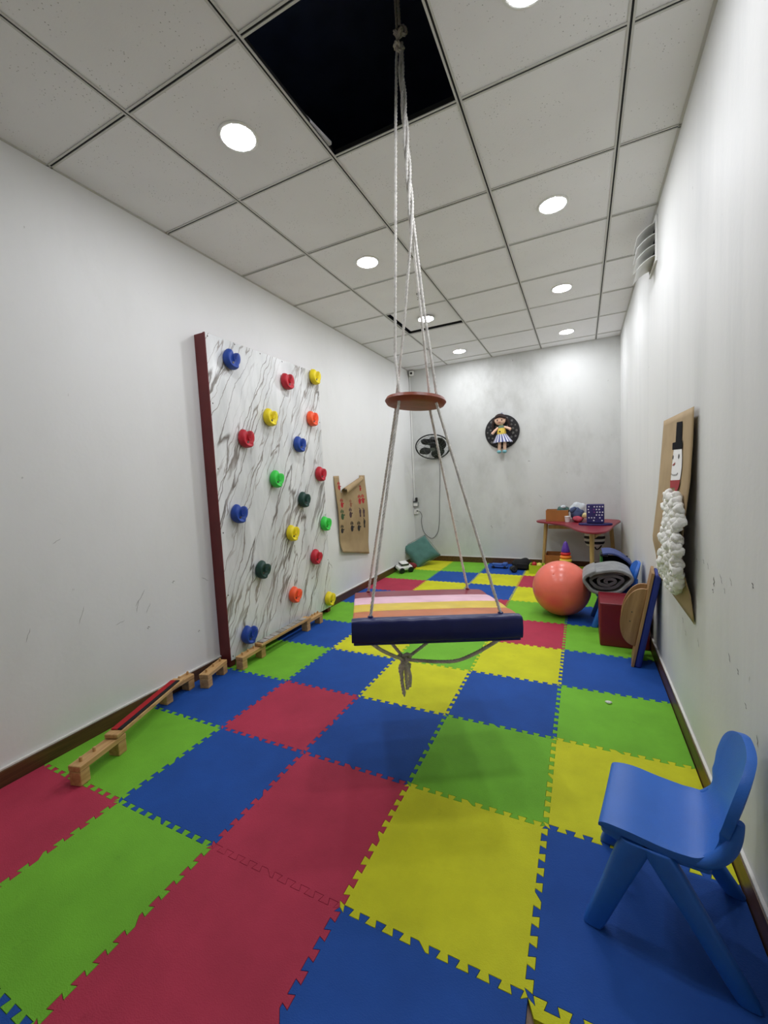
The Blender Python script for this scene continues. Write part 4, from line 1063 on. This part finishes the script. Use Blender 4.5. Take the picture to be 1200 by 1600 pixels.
# doll and round cushion
mat('disc_black', (24, 23, 25), .8, .1, 10, .3, 40); mat('disc_motif', (104, 102, 100), .85, .2, 30)
dc = Vector((1.292, BACK, 1.765))
t = thing('round_wall_hanging', 'round black patterned wall hanging with a blue loop behind the doll', 'wall hanging', (dc.x, BACK, dc.z - .22)); O = t.location
DMt = T(dc.x, BACK - .002, dc.z) @ RX(pi / 2)
G().lathe([(.0001, 0), (.216, 0), (.222, .012), (.214, .026), (.18, .034), (.0001, .036)], 48, DMt).build('disc', 'disc_black', t, smooth=40, origin=O)
rnd = random.Random(2)
for k in range(16):
    for R_, off in ((.185, 0), (.145, .2), (.10, .0)):
        if R_ == .10 and k % 2: continue
        a = 2 * pi * k / 16 + off; s_ = rnd.uniform(.013, .023)
        P = [(R_ * cos(a) + s_ * (1 if q % 2 else .5) * cos(2 * pi * q / 10 + a), R_ * sin(a) + s_ * (1 if q % 2 else .5) * sin(2 * pi * q / 10 + a)) for q in range(10)]
        zz = .0336 if R_ > .17 else .0352
        G().prism(P, zz, zz + .0022, DMt).build('motif', 'disc_motif', t, smooth=0, origin=O)
mat('loop_blue', (50, 70, 130), .7)
G().tube([DMt @ Vector(p) for p in ((-.008, .218, .012), (-.006, .246, .006), (.006, .246, .006), (.008, .218, .012))], .003, 8).build('loop', 'loop_blue', t, origin=O)

mat('doll_skin', (226, 186, 160), .8, .04, 20, .2, 80); mat('doll_hair', (44, 28, 24), .9, .2, 60, .6, 120); mat('doll_yellow', (224, 196, 84), .8, .08, 40); mat('doll_teal', (104, 128, 112), .8); mat('doll_shoe', (112, 170, 178), .6)
mat('skirt_blue', (72, 82, 140), .8); mat('skirt_white', (214, 214, 224), .8)
DL = thing('rag_doll', 'rag doll with dark hair, yellow top and blue striped skirt hung on the end wall', 'doll', (1.296, BACK - .085, 1.480)); DL.scale = (1.24, 1.1, 1.24)
# local metres: z up from the soles, -y towards the room
def db(nm, m_, c, r, M=None, **k): return G().ball(c, r, 18, 12, M).build(nm, m_, DL, smooth=70, **k)
db('head', 'doll_skin', (-.012, 0, .345), (.058, .045, .054))
HM = T(-.012, .008, .358)
g = G(); g.ball((0, 0, 0), (.064, .049, .056), 20, 14, HM); g.v = [v for v in g.v]
g.f = [f for f in g.f if not (sum(g.v[i][1] for i in f) / len(f) < -.012 and sum(g.v[i][2] for i in f) / len(f) < .362)]
g.build('hair', 'doll_hair', DL, smooth=60)
g = G()
for sx in (-1, 1):
    g.tube(smoothpts([(-.012 + sx * .054, .012, .352), (-.010 + sx * .075, .012, .325), (-.006 + sx * .085, .008, .28), (-.004 + sx * .075, .004, .245)], 5), [.020 - .0007 * k for k in range(16)], 8)
g.build('pigtails', 'doll_hair', DL, smooth=60)
G().tube([(-.058, -.024, .366), (-.035, -.042, .378), (-.005, -.046, .382), (.022, -.040, .374), (.046, -.024, .360)], [.010, .013, .014, .013, .010], 8).build('fringe', 'doll_hair', DL, smooth=60)
for x in (-.034, .012): db('eye', 'ink', (x, -.042, .342), (.0065, .004, .008))
db('nose', 'doll_skin', (-.013, -.047, .328), (.005, .004, .004)); G().tube([(-.028, -.040, .318), (-.013, -.0445, .313), (.002, -.040, .317)], .0018, 6).build('mouth', 'card_red', DL)
G().lathe([(.044, .19), (.048, .215), (.042, .245), (.034, .27), (.020, .288), (.016, .296)], 20, Matrix.Diagonal((1, .72, 1, 1))).build('top', 'doll_yellow', DL, smooth=60)
G().lathe([(.036, .262), (.038, .270), (.030, .283), (.018, .292)], 20, Matrix.Diagonal((1.02, .78, 1, 1))).build('collar', 'doll_teal', DL, smooth=60)
db('heart_patch', 'ink', (-.012, -.034, .225), (.008, .004, .009))
n_ = 32
for k in range(n_):
    a0, a1 = 2 * pi * k / n_, 2 * pi * (k + 1) / n_; g = G()
    R0, R1 = .048, .094 * (1 + .05 * (k % 2))
    def sk(u, v, R0=R0, R1=R1, a0=a0, a1=a1):
        a = a0 + (a1 - a0) * u; R_ = R0 + (R1 - R0) * v; return (R_ * cos(a) + .01 * v, R_ * sin(a) * .62 - .0, .198 - .088 * v + .006 * sin(pi * u) * v)
    g.grid(sk, 2, 4, .002); g.build('skirt_gore', 'skirt_white' if k % 2 else 'skirt_blue', DL, smooth=60)
for sx in (-1, 1):
    G().tube(smoothpts([(sx * .034, -.01, .268), (sx * .062, -.03, .238), (sx * .088 - .004, -.040, .205)] if sx < 0 else [(sx * .034, -.01, .270), (sx * .066, -.026, .256), (sx * .098, -.036, .238)], 5), [.011] * 4 + [.013] * 4 + [.0145] * 3, 10).build('arm', 'doll_skin', DL, smooth=60)
    G().tube([(sx * .026 + .006, -.005, .125), (sx * .027 + .004, -.008, .07), (sx * .027 + .002, -.010, .022)], [.016, .017, .015], 12).build('leg', 'doll_skin', DL, smooth=60)
    G().ball((sx * .028 + .002, -.022, .016), (.023, .034, .018), 16, 10).build('shoe', 'doll_shoe', DL, smooth=60)

# ================================================================ SMALL THINGS AND MARKS
mat('paper_bit', (226, 226, 220), .8)
g = G(); g.ball((0, 0, .006), (.016, .011, .007), 12, 8); g.v = [(x * (1 + .2 * sin(y * 300)), y, max(z, .0004)) for x, y, z in g.v]
tag(g.build('paper_scrap', 'paper_bit', smooth=0), 'tiny white crumpled scrap on the green floor tile', 'scrap').location = (2.346, 2.322, 0)
scuffs(wall_left, [((1.42, .62), .9, .10, .003), ((1.40, .58), 1.3, .07, .0025), ((1.46, .55), 1.0, .06, .002), ((1.30, .52), .2, .05, .002), ((1.12, .62), 1.2, .09, .002), ((1.45, .44), .3, .018, .008), ((1.86, .62), -.6, .06, .0025), ((1.95, .70), .6, .03, .004), ((.90, .60), 1.2, .06, .002), ((1.05, 1.0), .5, .04, .002)], 'scuff_grey')
scuffs(wall_left, [((3.32, .42), -.9, .14, .006), ((3.27, .46), .3, .02, .010), ((1.63, .66), .5, .020, .006), ((1.78, .30), .2, .014, .007)], 'scuff_grey')
scuffs(wall_right, [((1.78, .80), 1.4, .034, .009), ((1.79, .765), .6, .018, .006), ((1.70, .83), .8, .04, .003), ((1.86, .84), .9, .03, .003), ((1.92, .845), .7, .025, .003), ((1.60, .845), .9, .03, .003), ((1.66, .80), 1.1, .02, .003), ((2.02, .83), .5, .02, .003), ((1.60, .60), 1.0, .03, .004), ((1.52, .59), .9, .02, .005), ((1.36, .47), 1.2, .03, .004), ((1.45, .52), .7, .02, .004), ((2.26, .50), .9, .03, .004), ((2.20, .46), .9, .03, .004), ((1.98, .50), .9, .04, .003), ((1.25, .86), .5, .03, .004), ((1.42, .88), .8, .02, .005)], 'scuff_dark')
scuffs(wall_back, [((1.62, 1.36), .4, .03, .010), ((1.12, .50), 1.2, .05, .008), ((.62, .58), .3, .08, .004), ((1.75, .9), .8, .05, .004)], 'scuff_grey')
